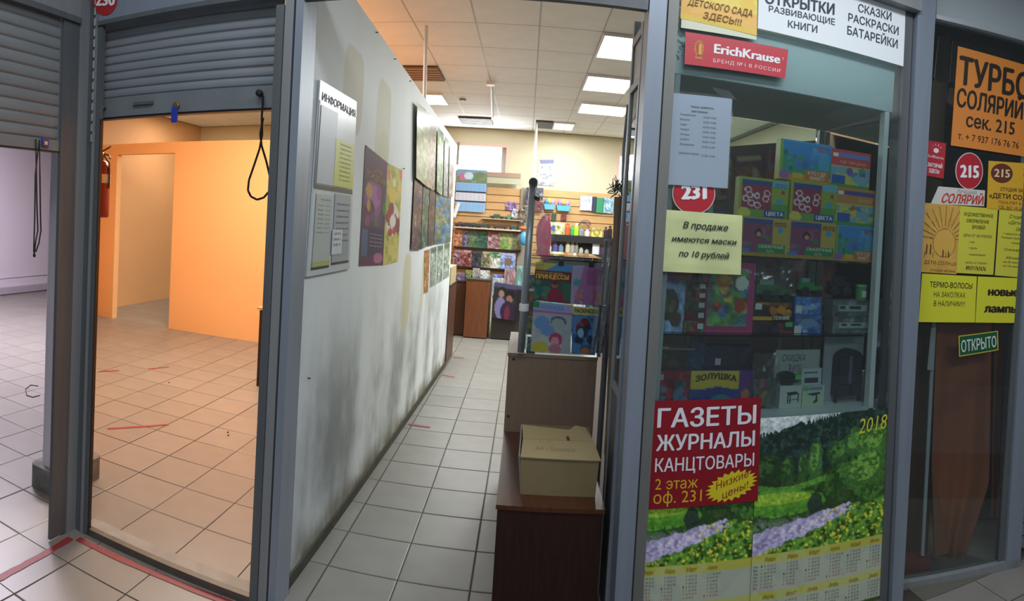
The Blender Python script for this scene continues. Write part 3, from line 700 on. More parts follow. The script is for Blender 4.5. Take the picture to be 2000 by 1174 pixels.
o, z = gbox(1634, 437, 1706, 508, yb, S1, art_animals(5), 'blue animal lotto box at the right end of the bottom row', [LOTO('#b23a4c'), ('КТО ГДЕ', .55, .82, .9, .09, '#e8e0c8', dict(bold=.02, res=1)), ('ЖИВЁТ?', .58, .94, .88, .09, '#e8e0c8', dict(bold=.02, res=1))]); zt.append(z)
o, z = gbox(1445, 348, 1537, 425, yb + .002, zt[0] + .001, art_colors(2), 'red and yellow colours lotto box, middle row left', [LOTO('#3f7fc0'), ('ЦВЕТА', .56, .94, .92, .10, '#eef2f6', dict(bold=.03, res=1))]); zt.append(z)
o, z = gbox(1546, 352, 1632, 430, yb + .002, zt[1] + .001, art_colors(2), 'red and yellow colours lotto box, middle row centre', [LOTO('#79c2dc'), ('ЦВЕТА', .56, .94, .92, .10, '#eef2f6', dict(bold=.03, res=1))]); zt.append(z)
o, z = gbox(1636, 360, 1706, 434, yb + .004, zt[2] + .001, art_side(7), 'orange and yellow lotto box at the right end of the middle row', [('ЛОТО', .55, .36, .9, .08, '#e9dca0', dict(res=1))]); zt.append(z)
o, z = gbox(1526, 266, 1622, 345, yb + .03, zt[4] + .002, art_animals(5), 'blue animal lotto box on top of the stack', [LOTO('#c04a58'), ('КТО ГДЕ', .55, .82, .9, .09, '#eee6ce', dict(bold=.02, res=1)), ('ЖИВЁТ?', .58, .94, .88, .09, '#eee6ce', dict(bold=.02, res=1))])
o, z = gbox(1626, 282, 1698, 356, yb + .03, zt[5] + .002, art_side(9, 1), 'red topped yellow lotto box on top of the right stack', [('ГДЕ ЧЕЙ ДОМ?', .22, .36, .88, .07, '#f0c8c0', dict(res=1))])
# inclined rack of magazines seen through the rear of the showcase
def cover(seed, w=16, h=22, pal=None):
    r = random.Random(seed); P_ = pal or [r.choice(['#a8455a', '#6e4a7a', '#4c6f9a', '#8e7a4c', '#4f7d57', '#b06a4a', '#c9b7a6', '#93414a', '#39445a']) for _ in range(4)]
    c = Cv(w, h, P_[0]); n = c.noise(4, seed); c.m(n > .52, P_[1], .8).m((n < .40), P_[2], .8)
    c.spots(7, P_ + ['#e3d6c4', '#d9a58c'], (.1, .3, .9, .95), (.06, .2), seed).rect(.06, .05, .94, .17, r.choice(['#e8e0c0', '#c83f4a', '#3f5fa8', '#e3c84e']))
    return c
mr = thing('magazine_rack', 'slanting rack of magazines behind the glass back of the showcase', 'rack', (1.0, 3.3, 0))
part(MB().hexa([(.55, 3.60, 2.10), (1.9, 3.60, 2.36), (1.9, 3.60, .3), (.55, 3.60, .3)], [(.55, 3.63, 2.10), (1.9, 3.63, 2.36), (1.9, 3.63, .3), (.55, 3.63, .3)]), 'back_board', mat('rack_board', '#9b7c74', .6), mr)
k = 0
for r_ in range(3):
    for c_ in range(6):
        x = .66 + c_ * .195; z = 1.80 - r_ * .30 + c_ * .04
        if c_ > 4 and r_ == 0: continue
        q = [(x, 3.57, z + .25), (x + .17, 3.57, z + .28), (x + .175, 3.55, z + .02), (x + .005, 3.55, z - .01)]
        o = painted('magazine', cover(300 + k, 14, 18, ['#a8596a', '#8a4f7a', '#c27a5a', '#d5b8b0'] if (r_ + c_) % 2 else ['#7a5f8a', '#b8455a', '#c9a68a', '#506a9a']), *q, .012, None, .3)
        tag(o, 'magazine number %s from the left in the %s tier of the rack behind the showcase' % (['one', 'two', 'three', 'four', 'five', 'six'][c_], ['top', 'middle', 'bottom'][r_]), 'magazine', 'magazines behind the showcase'); k += 1
# middle shelf: toys ------------------------------------------------------------------------------
yb2 = SYF + .07
def pic(pal, seed, n=9, title=None, w=30, h=26, border=None):
    c = Cv(w, h, pal[0]); nn = c.noise(4, seed); c.m(nn > .5, pal[1 % len(pal)], .6); c.spots(n, pal, (.08, .2, .92, .92), (.05, .16), seed)
    c.mul(c.noise(9, seed + 7), .45).mul(c.noise(4, seed + 3), .3)
    if title: c.rect(.1, .04, .9, .16, title)
    if border: c.rect(0, 0, 1, .05, border).rect(0, .95, 1, 1, border).rect(0, 0, .05, 1, border).rect(.95, 0, 1, 1, border)
    return c
def pricetag(o, q, u, v, w=.18, h=.12, col='#cfd6d2'):
    shape(o, q, [(u, v), (u + w, v), (u + w, v + h), (u, v + h)], col, 'price_tag', .0015)
def fq(o):  # front quad of a gbox
    me = o.data; n = len(me.vertices); return [me.vertices[n - 8 + k].co[:] for k in range(4)]
o, _ = gbox(1281, 556, 1333, 654, yb2, S2, pic(['#7f9dc8', '#8fb0d4', '#4b4438', '#7f9dc8'], 3, 2).ell(.45, .45, .36, .33, '#4a4438').spots(8, ['#77684c', '#5a6a4c', '#8a7a5c'], (.25, .3, .65, .65), (.05, .1), 2).ell(.72, .75, .2, .16, '#5c4632'), 'light blue picture box with a dark round window, left end of the middle shelf', None, .05, None, 'toy_box', 'box', '#6a80a4')
zz = S2
for k, (h, c1, c2) in enumerate(((22, '#8c2a33', '#4f7048'), (20, '#5a3a34', '#74262f'), (19, '#3d5a44', '#8a2e36'), (18, '#94333b', '#4a5a4a'), (18, '#49603f', '#6e2a30'))):
    o, zz = gbox(1337, 600 - h, 1379, 600, yb2 + .002 * k, zz + .0008, pic([c1, c2, '#2c2420'], 20 + k, 6, None, 22, 10), 'narrow %s toy box in the stack beside the pink puzzle box, %s' % (['red', 'brown', 'dark green', 'crimson', 'olive'][k], ['lowest', 'second from below', 'in the middle', 'second from above', 'on top'][k]), None, .09, 'stack of narrow toy boxes', 'toy_box', 'box', c1)
    pricetag(o, fq(o), .66, .2, .26, .5, '#c8cfc9')
o, _ = gbox(1384, 516, 1468, 656, yb2 + .01, S2, pic(['#6aa05a', '#5f86b8', '#c0563f', '#d9c84c', '#7a6a78'], 8, 16, None, 34, 50, '#b5457c').rect(.86, 0, 1, 1, '#b5457c').rect(0, 0, 1, .09, '#b5457c').ell(.34, .25, .17, .12, '#cf8a3f').ell(.34, .23, .09, .06, '#e2b56a').ell(.72, .3, .14, .1, '#d5dccf').ell(.70, .62, .12, .1, '#b04a3c').rect(.0, .9, .9, .96, '#a83a66'), 'tall pink puzzle box with a crowded cartoon picture', [('ПАЗЛЫ', .45, .15, .9, .04, '#e8c8d6', dict(arc=.03, res=1))], .05, None, 'puzzle_box', 'box', '#a5407a')
o, _ = gbox(1473, 582, 1546, 617, yb2 + .01, S2 + .055, pic(['#3c2f22', '#c77e30', '#d99a3a'], 31, 10, None, 34, 18).rect(0, .78, .5, 1, '#d8aa2e').ell(.72, .4, .1, .24, '#d88c2c').ell(.52, .45, .1, .2, '#c7742a'), 'small yellow and black construction toy box', [('ТЕХНИК', .5, .95, .95, .2, '#e9e4d8', dict(bold=.04, res=1, it=.2))], .06, None, 'toy_box', 'box', '#b98f2c')
pricetag(o, fq(o), .04, .06, .17, .34)
o, _ = gbox(1466, 622, 1550, 645, yb2 + .012, S2, pic(['#2c2233', '#7a342c', '#3a2c48'], 33, 8, None, 30, 12), 'dark red and violet flat toy box under the yellow one', None, .08, None, 'toy_box', 'box', '#2a2430')
pricetag(o, fq(o), .8, .05, .16, .4, '#54c060')
zz = S2
o, z_ = gbox(1553, 612, 1604, 648, yb2 + .01, S2, pic(['#3f68ac', '#8fa8cc', '#2f4f8a'], 35, 4, None, 24, 18, '#3b66b4').ell(.5, .45, .3, .25, '#7c98bc'), 'blue window box with a toy car, lower of two', None, .06, 'pair of blue window boxes', 'toy_box', 'box', '#335796'); pricetag(o, fq(o), .0, .6, .25, .4)
o, _ = gbox(1553, 576, 1604, 611, yb2 + .01, z_ + .001, pic(['#4774b8', '#7aa0c8', '#30558f'], 36, 4, None, 24, 18, '#3b66b4').ell(.5, .6, .36, .12, '#8fb4d8'), 'blue window box with a toy car, upper of two', None, .06, 'pair of blue window boxes', 'toy_box', 'box', '#335796'); pricetag(o, fq(o), .05, .5, .22, .4)
o, z_ = gbox(1628, 612, 1700, 645, yb2, S2, pic(['#5d6468', '#8a9296', '#454b50'], 37, 2, None, 30, 16).rect(.15, .35, .92, .75, '#aab6b4').rect(.22, .45, .36, .58, '#2b3238').rect(.45, .45, .75, .58, '#2b3238').rect(.15, .72, .92, .8, '#3c6660'), 'grey window box with a silver toy train, lower of two', None, .08, 'pair of toy train boxes', 'toy_box', 'box', '#6c7276')
o, _ = gbox(1628, 578, 1700, 610, yb2, z_ + .001, pic(['#5d6468', '#7c8488', '#454b50'], 38, 2, None, 30, 16).rect(.15, .3, .92, .7, '#9fb0ac').rect(.2, .4, .34, .55, '#2b3238').rect(.42, .4, .74, .55, '#2b3238').rect(.15, .68, .92, .76, '#345c56'), 'grey window box with a silver toy train, upper of two', None, .08, 'pair of toy train boxes', 'toy_box', 'box', '#6c7276')
# toy tractors in blister packs, monster truck, green jar
GREEN_T = mat('toy_green', '#2f8a48', .35); WHEEL = mat('toy_wheel', '#1a1c1f', .6)
def tractor(px0, px1, py_top, py_bot, y, label, z):
    a = PY(y).at(px0, py_bot); b = PY(y).at(px1, py_bot); w_ = b.x - a.x; h_ = PY(y).at(px0, py_top).z - a.z; x = a.x
    t = thing('toy_tractor', label, 'toy', (x + w_ / 2, y, z), 'green toy tractors in plastic packs')
    part(MB().box(x + .05 * w_, x + .62 * w_, y - .015, y + .015, z + .34 * h_, z + .74 * h_).box(x + .60 * w_, x + .95 * w_, y - .01, y + .01, z + .30 * h_, z + .56 * h_), 'body', GREEN_T, t)
    part(MB().box(x + .12 * w_, x + .44 * w_, y - .012, y + .012, z + .745 * h_, z + .97 * h_), 'cab', mat('toy_glass', '#7fa9a0', .2), t)
    for ux, r_ in ((.24, .26), (.78, .19)):
        for sy in (-1, 1):
            part(MB().lathe([(r_ * h_ * .8, -.006), (r_ * h_, -.004), (r_ * h_, .004), (r_ * h_ * .8, .006)], (x + ux * w_, y + sy * .024, z + r_ * h_), 14, (0, 1, 0)).lathe([(r_ * h_ * .35, -.008), (r_ * h_ * .35, .008)], (x + ux * w_, y + sy * .024, z + r_ * h_), 10, (0, 1, 0)), 'wheel', WHEEL, t)
    return t
zsh = S2 + .055
tb = gbox(1473, 579, 1548, 582, yb2 + .012, S2 + .128, Cv(6, 4, '#2e4a33'), 'thin dark green card base under the left toy tractor', None, .06, None, 'toy_tray', 'tray', '#2e4a33')
tractor(1476, 1548, 536, 579, yb2 + .045, 'green toy tractor with a green price sticker in clear film', tb[1] + .001)
tb2 = gbox(1553, 573, 1608, 576, yb2 + .012, S2 + .155, Cv(6, 4, '#2c4a6a'), 'thin blue card base under the right toy tractor', None, .06, None, 'toy_tray', 'tray', '#2c4a6a')
tractor(1556, 1606, 536, 572, yb2 + .045, 'green toy tractor with a blue cab on the blue boxes', tb2[1] + .001)
def wrap(px0, py0, px1, py1, y, dy, name, label, seed, group=None, z=None):
    a = PY(y).at(px0, py0); b = PY(y).at(px1, py1); mb = MB(); r = random.Random(seed); nx, nz = 10, 9; V = []
    for j in range(nz + 1):
        for i in range(nx + 1):
            u, v = i / nx, j / nz; V.append((a.x + (b.x - a.x) * u + r.uniform(-.003, .003), y - dy * math.sin(math.pi * u) * math.sin(math.pi * min(v * 1.15, 1)) + r.uniform(-.006, .006), b.z + (a.z - b.z) * v + (r.uniform(-.012, .004) if j == nz else 0)))
    Fq = [(j * (nx + 1) + i, j * (nx + 1) + i + 1, (j + 1) * (nx + 1) + i + 1, (j + 1) * (nx + 1) + i) for j in range(nz) for i in range(nx)]
    return tag(mb.add(V, Fq).build(name, FILM), label, 'bag', group)
wrap(1472, 518, 1552, 578, yb2 + .012, .03, 'film_wrap', 'crinkled clear film over the left toy tractor', 3)
# monster truck
xa = PY(yb2).at(1622, 578); xb = PY(yb2).at(1662, 578); z0 = PY(yb2).at(1640, 578).z; z0 = max(z0, S2 + .166)
mt_ = thing('toy_truck', 'black monster truck toy with lime green wheel hubs', 'toy', ((xa.x + xb.x) / 2, yb2 + .03, z0))
w_ = xb.x - xa.x
part(MB().box(xa.x, xb.x, yb2 + .012, yb2 + .05, z0 + .045, z0 + .062).box(xa.x + w_ * .25, xa.x + w_ * .75, yb2 + .015, yb2 + .047, z0 + .062, z0 + .085), 'body', mat('truck_purple', '#2c2438', .3), mt_)
for ux in (.22, .82):
    for yy_ in (yb2 + .004, yb2 + .058):
        wl = MB().lathe([(.017, -.008), (.022, -.005), (.022, .005), (.017, .008)], (xa.x + w_ * ux, yy_, z0 + .022), 16, (0, 1, 0)); wo = part(wl, 'wheel', WHEEL, mt_)
        h_ = MB().lathe([(.011, -.010), (.011, .010)], (xa.x + w_ * ux, yy_, z0 + .022), 12, (0, 1, 0)).build('hub', mat('lime_hub', '#8fcf3c', .4)); h_.parent = wo; h_.matrix_parent_inverse = (Matrix.Translation(mt_.location)).inverted()
gj = PY(yb2).at(1688, 575); zj = z_ + .073
jar = tag(MB().lathe([(.024, 0), (.026, .004), (.026, .055), (.022, .06)], (gj.x, yb2 + .03, zj), 18).build('plastic_jar', mat('jar_green', '#3f9a55', .35), smooth=False), 'small green lidded jar at the right end of the middle shelf', 'jar')
MB().lathe([(.027, 0), (.027, .012)], (gj.x, yb2 + .03, zj + .061), 18).build('lid', mat('jar_lid', '#69b87a', .4), jar)
MB().box(gj.x - .012, gj.x + .012, yb2 + .001, yb2 + .0035, zj + .015, zj + .045).build('price_tag', flat('#cfd8cf'), jar)
# lowest shelf --------------------------------------------------------------------------------------
yb3 = SYF + .08
o, z_ = gbox(1277, 722, 1342, 800, yb3, S3, pic(['#9a2f3c', '#7a3038', '#4f86a0', '#3f6a58'], 51, 4).spots(8, ['#5a92b0', '#3f7a6a', '#6a86b8'], (.1, .4, .95, .95), (.06, .14), 4), 'red puzzle box at the left end of the lowest shelf', None, .05, None, 'puzzle_box', 'box', '#7c2a35'); pricetag(o, fq(o), .08, .08, .2, .14, '#b3aeb2')
o, z2_ = gbox(1346, 722, 1470, 800, yb3 + .002, S3, pic(['#2e3f8c', '#35589e', '#3c7a98'], 52, 8, None, 44, 30).m(np.ones((30, 44), bool), '#2e3f8c', .15).rect(.03, .0, .76, .46, '#d8c13f').ell(.45, .56, .26, .15, '#2f3f92').ell(.5, .9, .2, .3, '#3f8fa0').rect(.76, 0, 1, 1, '#6a3a86').ell(.87, .62, .07, .14, '#c07a5a').rect(0, .0, .03, 1, '#46542c'), 'yellow and purple fairy tale puzzle box on the lowest shelf', [('ЗОЛУШКА', .10, .28, .72, .15, '#4a3320', dict(bold=.04, res=1, arc=.08))], .05, None, 'puzzle_box', 'box', '#4b3070')
o, z3_ = gbox(1280, 680, 1340, 718, yb3 + .04, z_ + .001, pic(['#3a4038', '#54402f', '#2f3640', '#4a2c2c'], 53, 6, None, 24, 16), 'dark olive toy box standing on the red puzzle box', None, .07, None, 'toy_box', 'box', '#30342f')
o, _ = gbox(1348, 655, 1375, 720, yb3 + .05, z2_ + .001, pic(['#2f3f5c', '#3c5a6a'], 54, 4, None, 12, 26), 'narrow dark blue upright box on the fairy tale puzzle', None, .05, None, 'toy_box', 'box', '#28364a')
o, z4 = gbox(1378, 676, 1466, 720, yb3 + .045, z2_ + .001, pic(['#37304a', '#2a2f3c', '#4a2f44'], 55, 7, None, 30, 18), 'dark violet box lying on the fairy tale puzzle', None, .06, None, 'toy_box', 'box', '#2b2838'); pricetag(o, fq(o), .22, .55, .12, .3, '#b9bfc0')
a = PY(yb3).at(1283, 690); b = PY(yb3).at(1362, 690)
cards = tag(MB().box(a.x, b.x, yb3 + .03, yb3 + .12, z3_ + .001, z3_ + .007).build('sticker_card', mat('card_pink', '#7d6e6c', .5)), 'flat pinkish card with a row of stickers, left on the lowest shelf boxes', 'card')
for k, cc in enumerate(('#d8cf4c', '#dfe4e6', '#c8d0d4', '#e6e6e2')): MB().box(a.x + .01 + k * .012, a.x + .02 + k * .012, yb3 + .035, yb3 + .06, z3_ + .0072, z3_ + .009).build('sticker', flat(cc, .2), cards)
# discount sign and doll furniture
o, _ = gbox(1517, 669, 1600, 724, yb3 + .13, S3 + .10, Cv(8, 6, '#c6ccc8'), 'white hand-lettered discount sign standing at the back of the lowest shelf', [('СКИДКА', .14, .40, .66, .24, '#4d4f52', dict(res=1, it=.1)), ('30%', .28, .80, .58, .30, '#4d4f52', dict(res=1, it=.1))], .004, None, 'discount_sign', 'sign', '#c6ccc8')
sg = o
MB().box(PY(yb3).at(1540, 700).x, PY(yb3).at(1575, 700).x, yb3 + .136, yb3 + .15, S3, S3 + .22).build('prop', mat('sign_prop', '#8d9290', .6), sg)
def picbox(px0, py0, px1, py1, y, z, c, label, drawfn, depth=.04):
    o, zt_ = gbox(px0, py0, px1, py1, y, z, c, label, None, depth, 'doll furniture boxes', 'toy_box', 'box', '#b9bfb8'); drawfn(o, fq(o)); return o, zt_
def stool(o, q):
    shape(o, q, [(.28, .30), (.72, .26), (.86, .38), (.40, .44)], '#26303a'); 
    for u, v in ((.34, .42), (.44, .44), (.80, .38)): shape(o, q, [(u, v), (u + .05, v), (u + .05, v + .36), (u, v + .36)], '#2c3640')
    shape(o, q, [(.36, .64), (.84, .58), (.84, .61), (.36, .67)], '#2c3640')
def table_(o, q):
    shape(o, q, [(.2, .36), (.78, .30), (.84, .38), (.5, .48)], '#3c4a48'); shape(o, q, [(.62, .4), (.68, .4), (.72, .78), (.62, .78)], '#3c4a48'); shape(o, q, [(.50, .8), (.6, .66), (.66, .66), (.62, .84)], '#3c4a48')
    shape(o, q, [(.05, .03), (.28, .03), (.28, .22), (.05, .22)], '#55b860', 'price_tag'); shape(o, q, [(.3, .05), (.9, .05), (.9, .2), (.3, .2)], '#7f8fa8')
o1, zt1 = picbox(1525, 738, 1566, 782, yb3 - .01, S3, Cv(6, 6, '#c3cec6'), 'small pale box with a picture of a stool', stool)
o2, zt2 = picbox(1568, 738, 1609, 779, yb3 - .01, S3, Cv(6, 6, '#c0cfb4'), 'small pale green box with a picture of a folding table', table_)
def bench(o, q): shape(o, q, [(.15, .55), (.85, .55), (.85, .85), (.15, .85)], '#30383f'); shape(o, q, [(.1, .2), (.8, .2), (.8, .28), (.1, .28)], '#5a646a')
o3, _ = picbox(1568, 704, 1604, 737, yb3 + .0, zt2 + .001, Cv(6, 6, '#b9c4c4'), 'small pale box with a picture of a bench, on top of the table box', bench, .035)
pa = PY(yb3).at(1542, 725); pot = thing('toy_grill', 'small black round toy grill in front of the discount sign', 'toy', (pa.x, yb3 + .04, zt1))
part(MB().lathe([(.030, 0), (.043, .012), (.046, .034), (.042, .036)], (pa.x, yb3 + .03, zt1 + .001), 20), 'bowl', mat('toy_black', '#20262a', .35), pot)
part(MB().lathe([(.047, 0), (.030, .012), (.006, .018)], (pa.x, yb3 + .03, zt1 + .039), 20), 'lid', mat('toy_black2', '#2b3236', .3), pot)
part(MB().box(pa.x + .02, pa.x + .05, yb3 - .024, yb3 - .021, zt1 + .03, zt1 + .05), 'price_tag', flat('#4cc85a'), pot)
# doll wardrobe
wa = PY(yb3).at(1617, 800); wb = PY(yb3).at(1694, 800); H_ = PY(yb3).at(1650, 655).z - S3
wd = thing('doll_wardrobe', 'dark doll wardrobe with an arched top in a pale backed box', 'toy', ((wa.x + wb.x) / 2, yb3 + .03, S3))
part(MB().box(wa.x, wb.x, yb3 + .07, yb3 + .08, S3, S3 + H_), 'backing_card', mat('wardrobe_card', '#a3abb0', .6), wd)
xw0, xw1 = wa.x + .045, wb.x - .03; hw = H_ * .78
arch = [(xw0, yb3 + .02, S3 + .03), (xw1, yb3 + .02, S3 + .03), (xw1, yb3 + .02, S3 + hw * .86)] + [(xw1 + (xw0 - xw1) * t, yb3 + .02, S3 + hw * .86 + .14 * hw * math.sin(math.pi * t) ** .6) for t in (.12, .25, .38, .5, .62, .75, .88)] + [(xw0, yb3 + .02, S3 + hw * .86)]
part(MB().prism(arch, (0, .045, 0)), 'carcass', mat('doll_wood', '#232733', .4), wd)
for k in (0, 1):
    xm = (xw0 + xw1) / 2; x0_, x1_ = (xw0 + .01, xm - .012) if k == 0 else (xm + .012, xw1 - .01)
    part(MB().box(x0_, x1_, yb3 + .014, yb3 + .0195, S3 + hw * .36, S3 + hw * .84), 'door', mat('doll_door', '#2c3140', .3), wd)
    part(MB().box(x0_, x1_, yb3 + .010, yb3 + .0195, S3 + hw * .12, S3 + hw * .33), 'drawer', mat('doll_door', '#2c3140', .3), wd)
    for xx in ((xw0, xw0 + .012) if k == 0 else (xw1 - .012, xw1),): part(MB().box(xx[0], xx[1], yb3 + .022, yb3 + .034, S3 + .001, S3 + .029), 'leg', mat('doll_wood', '#232733', .4), wd)
part(MB().box((xw0 + xw1) / 2 - .009, (xw0 + xw1) / 2 + .009, yb3 + .012, yb3 + .0195, S3 + hw * .36, S3 + hw * .88), 'mullion', mat('mullion', '#5f6472', .4), wd)
# dolls in a bag
pd = PY(yb3).at(1496, 775)
tb3 = thing('toy_bag', 'clear bag with a small pink and yellow toy at the lower middle of the showcase', 'toy', (pd.x, yb3, S3))
part(MB().blob((pd.x, yb3 + .03, S3 + .040), (.034, .03, .038), 12, 8, .15, 2), 'yellow_body', mat('toy_yellow', '#9a8c3a', .5), tb3, True)
part(MB().blob((pd.x - .01, yb3 + .03, S3 + .10), (.024, .022, .026), 12, 8, .12, 5), 'pink_body', mat('toy_pink', '#b0455a', .5), tb3, True)
wrap(1472, 690, 1520, 792, yb3 - .015, .02, 'film_wrap', 'clear crinkled bag around the pink and yellow toy', 8)

# ================================================================ PAPERS ON THE SHOP WINDOW (on the outside of the glass)
PG = PY(GY - .003)
def sheet(name, label, pts, cv=None, col='#ffffff', lines=(), pl=PG, off=0.0, thick=.0008, cat='notice', group=None, rough=.55, warp=0.0, seed=0, parent=None):
    q = quad(pl, *pts, off=off)
    o = painted(name, cv or Cv(8, 8, col), *q, thick, parent, rough, None, warp, seed)
    if label: tag(o, label, cat, group)
    if lines: letter(o, q, list(lines), off=.0012 + warp)
    return o, q
# twin wall calendars
def calendar_art(flip=0, W_=150, H_=230):
    c = Cv(W_, H_, '#2f4a2a'); U, V = c.U, c.V; n1 = c.noise(5, 11); n2 = c.noise(16, 12); n3 = c.noise(34, 13)
    sky = .095 * (1 - U * 1.5) - .05 * np.abs(((U * 27 + 2.2 * np.sin(U * 13) + n1) % 1) - .5) * (.2 + 1.6 * c.noise(22, 5))
    wob = (n2 - .5) * .05 + (n3 - .5) * .035
    c.a[:] = c.c('#2b4222'); c.mul(n2, .5)
    c.m(V < sky, '#b3bfc0').m((V >= sky) & (V < .27 + wob), '#1c2b2a', .85).m((V >= sky) & (V < .2) & (n3 > .58), '#2c423c', .8)
    def tree(u, v, ru, rv, k, k2):
        d = ((U - u) / ru) ** 2 + ((V - v) / rv) ** 2 + (n3 - .5) * 1.3 + (n2 - .5) * .8
        c.m(d < 1, k, .95).m((d < .75) & (((U - u + ru * .25) / ru) ** 2 + ((V - v + rv * .35) / rv) ** 2 < .45) & (n3 > .42), k2, .85)
    for t_ in ((.08, .25, .10, .09, '#22381f', '#35542c'), (.22, .26, .05, .07, '#2a4626', '#42692f'), (.33, .25, .035, .09, '#31522b', '#4c7836'), (.42, .23, .055, .12, '#3a6130', '#5d8c42'),
               (.60, .20, .10, .07, '#2f5129', '#4a7836'), (.72, .16, .08, .08, '#365c2c', '#588840'), (.88, .17, .15, .09, '#3f6a2c', '#6c9a42'), (.66, .30, .12, .06, '#2a4a24', '#46702f'),
               (.84, .31, .20, .12, '#3d672c', '#6a983e'), (.54, .36, .07, .11, '#28451f', '#3c6228'), (.92, .44, .14, .07, '#2c4f22', '#44702c')): tree(*t_)
    c.m((((U - .14) / .36) ** 2 + ((V - .41) / .065) ** 2 + (n3 - .5) * .5) < 1, '#4f8a2c', .95).m((((U - .12) / .30) ** 2 + ((V - .385) / .028) ** 2 + (n3 - .5) * .4) < 1, '#86aa34', .9)
    c.m((np.abs(V - .325 - .02 * np.sin(U * 8)) < .014) & (U < .5), '#5a9436', .8)
    c.m((((U - .43) / .055) ** 2 + ((V - .43) / .055) ** 2 + (n3 - .5) * .6) < 1, '#26332f', .9)
    c.m((V > .47 + wob) & (V < .66) & (U < .62 + wob * 2), '#2a4724', .85).m((V > .48) & (V < .60) & (n3 > .55) & (U < .6), '#45683a', .8).m((np.abs(V - .50 - wob) < .012) & (U < .4), '#66766a', .7)
    riv = .592 - .175 * U + wob * .5
    c.m((V > riv + .02) | ((U > .64 + wob * 2) & (V > .47)), '#3c6a26', .95).m(((V > riv + .02) | ((U > .64) & (V > .45))) & (n3 > .5), '#5f9034', .85).m((V > riv + .03) & (n3 < .36), '#24431c', .8)
    c.m((np.abs(V - riv) < .020 + .045 * np.clip(.8 - U, 0, 1)) & (U < .60 + .15 * n3), '#a69fc4').m((np.abs(V - riv) < .026) & (U < .6) & (n3 > .5), '#bdb6d4', .9).m((np.abs(V - riv - .012) < .02) & (U < .6) & (n3 < .34), '#7f7aa0', .7)
    r = random.Random(5)
    for _ in range(190):
        u = r.uniform(.02, 1); v = r.uniform(.46, .66)
        if v > .592 - .175 * u + .05 or (u > .5 and v > .45): c.ell(u, v, r.uniform(.006, .014), r.uniform(.004, .009), r.choice(['#c9c52e', '#a8b030', '#d8d040']), .85)
    c.mul(n3, .15).mul(c.noise(60, 77), .28); c.a = np.clip(c.a * 1.15 + .02, 0, 1)
    return c
MONTHS = ['Январь', 'Февраль', 'Март', 'Апрель', 'Май', 'Июнь', 'Июль', 'Август', 'Сентябрь', 'Октябрь', 'Ноябрь', 'Декабрь']
def calendar(pts, label, off, seed, cutoff=1.1):
    c = calendar_art(); U, V = c.U, c.V; g0 = .640
    c.m(V >= g0, '#b4bfae').m((V >= g0) & (V < g0 + .045), '#c2c456').m((V > g0 + .175) & (V < g0 + .215), '#c2c456').m(V > .955, '#38602c')
    nn = c.noise(7, 3); c.m((V >= g0) & (V <= .955) & (nn > .52), '#cdd2b4', .35)
    o, q = sheet('wall_calendar', label, pts, c, off=off, cat='calendar', group='twin landscape calendars on the shop window', rough=.4)
    L1, L2, L3 = [], [], []
    for mth in range(12):
        r_, c_ = divmod(mth, 6); u = .065 + c_ * .158; v = g0 + .032 + r_ * .176
        if u > cutoff: continue
        L1.append((MONTHS[mth], u + .02, v, u + .095, .020, '#8a5a2a', dict(res=1, it=.3)))
        st_ = [0, 3, 3, 6, 1, 4, 6, 2, 5, 0, 3, 5][mth]; nd = [31, 28, 31, 30, 31, 30, 31, 31, 30, 31, 30, 31][mth]
        for wd_ in range(7):
            for wk in range(6):
                d = wk * 7 + wd_ - st_ + 1
                if 1 <= d <= nd:
                    uu = u + wk * .022; vv = v + .026 + wd_ * .0165
                    L2.append((str(d), uu, vv, uu + (.007 if d < 10 else .015), .0105, '#b04438' if wd_ > 4 else '#3c4238', dict(res=1)))
    for r_ in range(2):
        for k, s_ in enumerate(('Пн', 'Вт', 'Ср', 'Чт', 'Пт', 'Сб', 'Вс')): L3.append((s_, .015, g0 + .058 + r_ * .176 + k * .0165, .042, .010, '#b04438' if k > 4 else '#3c4238', dict(res=1)))
    letter(o, q, L1 + L2 + L3)
    return o, q
calendar([(1243, 838), (1498, 817), (1488, 1235), (1226, 1262)], 'landscape wall calendar on the shop window, left one under the red sign', 0.0, 1, .62)
o, q = calendar([(1481, 817), (1740, 796), (1722, 1180), (1462, 1238)], 'landscape wall calendar on the shop window, right one with its yellow 2018 showing', 0.006, 2)
letter(o, q, [('2018', .74, .115, .965, .078, '#d8d23a', dict(it=.12, dv=-.012))])
# red newspaper sign
o, q = sheet('shop_sign', 'dark red sign for newspapers, magazines and stationery with a yellow starburst', [(1277, 783), (1487, 776), (1480, 978), (1266, 995)], None, '#8e1a26', [
    ('ГАЗЕТЫ', .04, .245, .955, .175, '#e6e6ee', dict(bold=.02)), ('ЖУРНАЛЫ', .04, .46, .95, .145, '#e6e6ee', dict(bold=.02)), ('КАНЦТОВАРЫ', .04, .655, .95, .125, '#e6e6ee', dict(bold=.01)),
    ('2 этаж', .05, .82, .43, .105, '#e0b52c'), ('оф. 231', .04, .95, .47, .115, '#e0b52c')], off=.010, cat='sign', rough=.35)
star = []
for k in range(44):
    a = 2 * math.pi * k / 44; r_ = 1.0 if k % 2 == 0 else .80
    uu, vv = .25 * r_ * math.cos(a), .135 * r_ * math.sin(a); star.append((.745 + uu * .97 + vv * .3, .83 + vv - uu * .28))
b_ = shape(o, q, star, '#dccb25', 'starburst', .0012)
tq = lambda u, v: (u, v)
letter(o, q, [('Низкие', .60, .855, .90, .075, '#8e2a20', dict(dv=-.10, off=.001)), ('цены!', .66, .945, .90, .07, '#8e2a20', dict(dv=-.085, off=.001))])
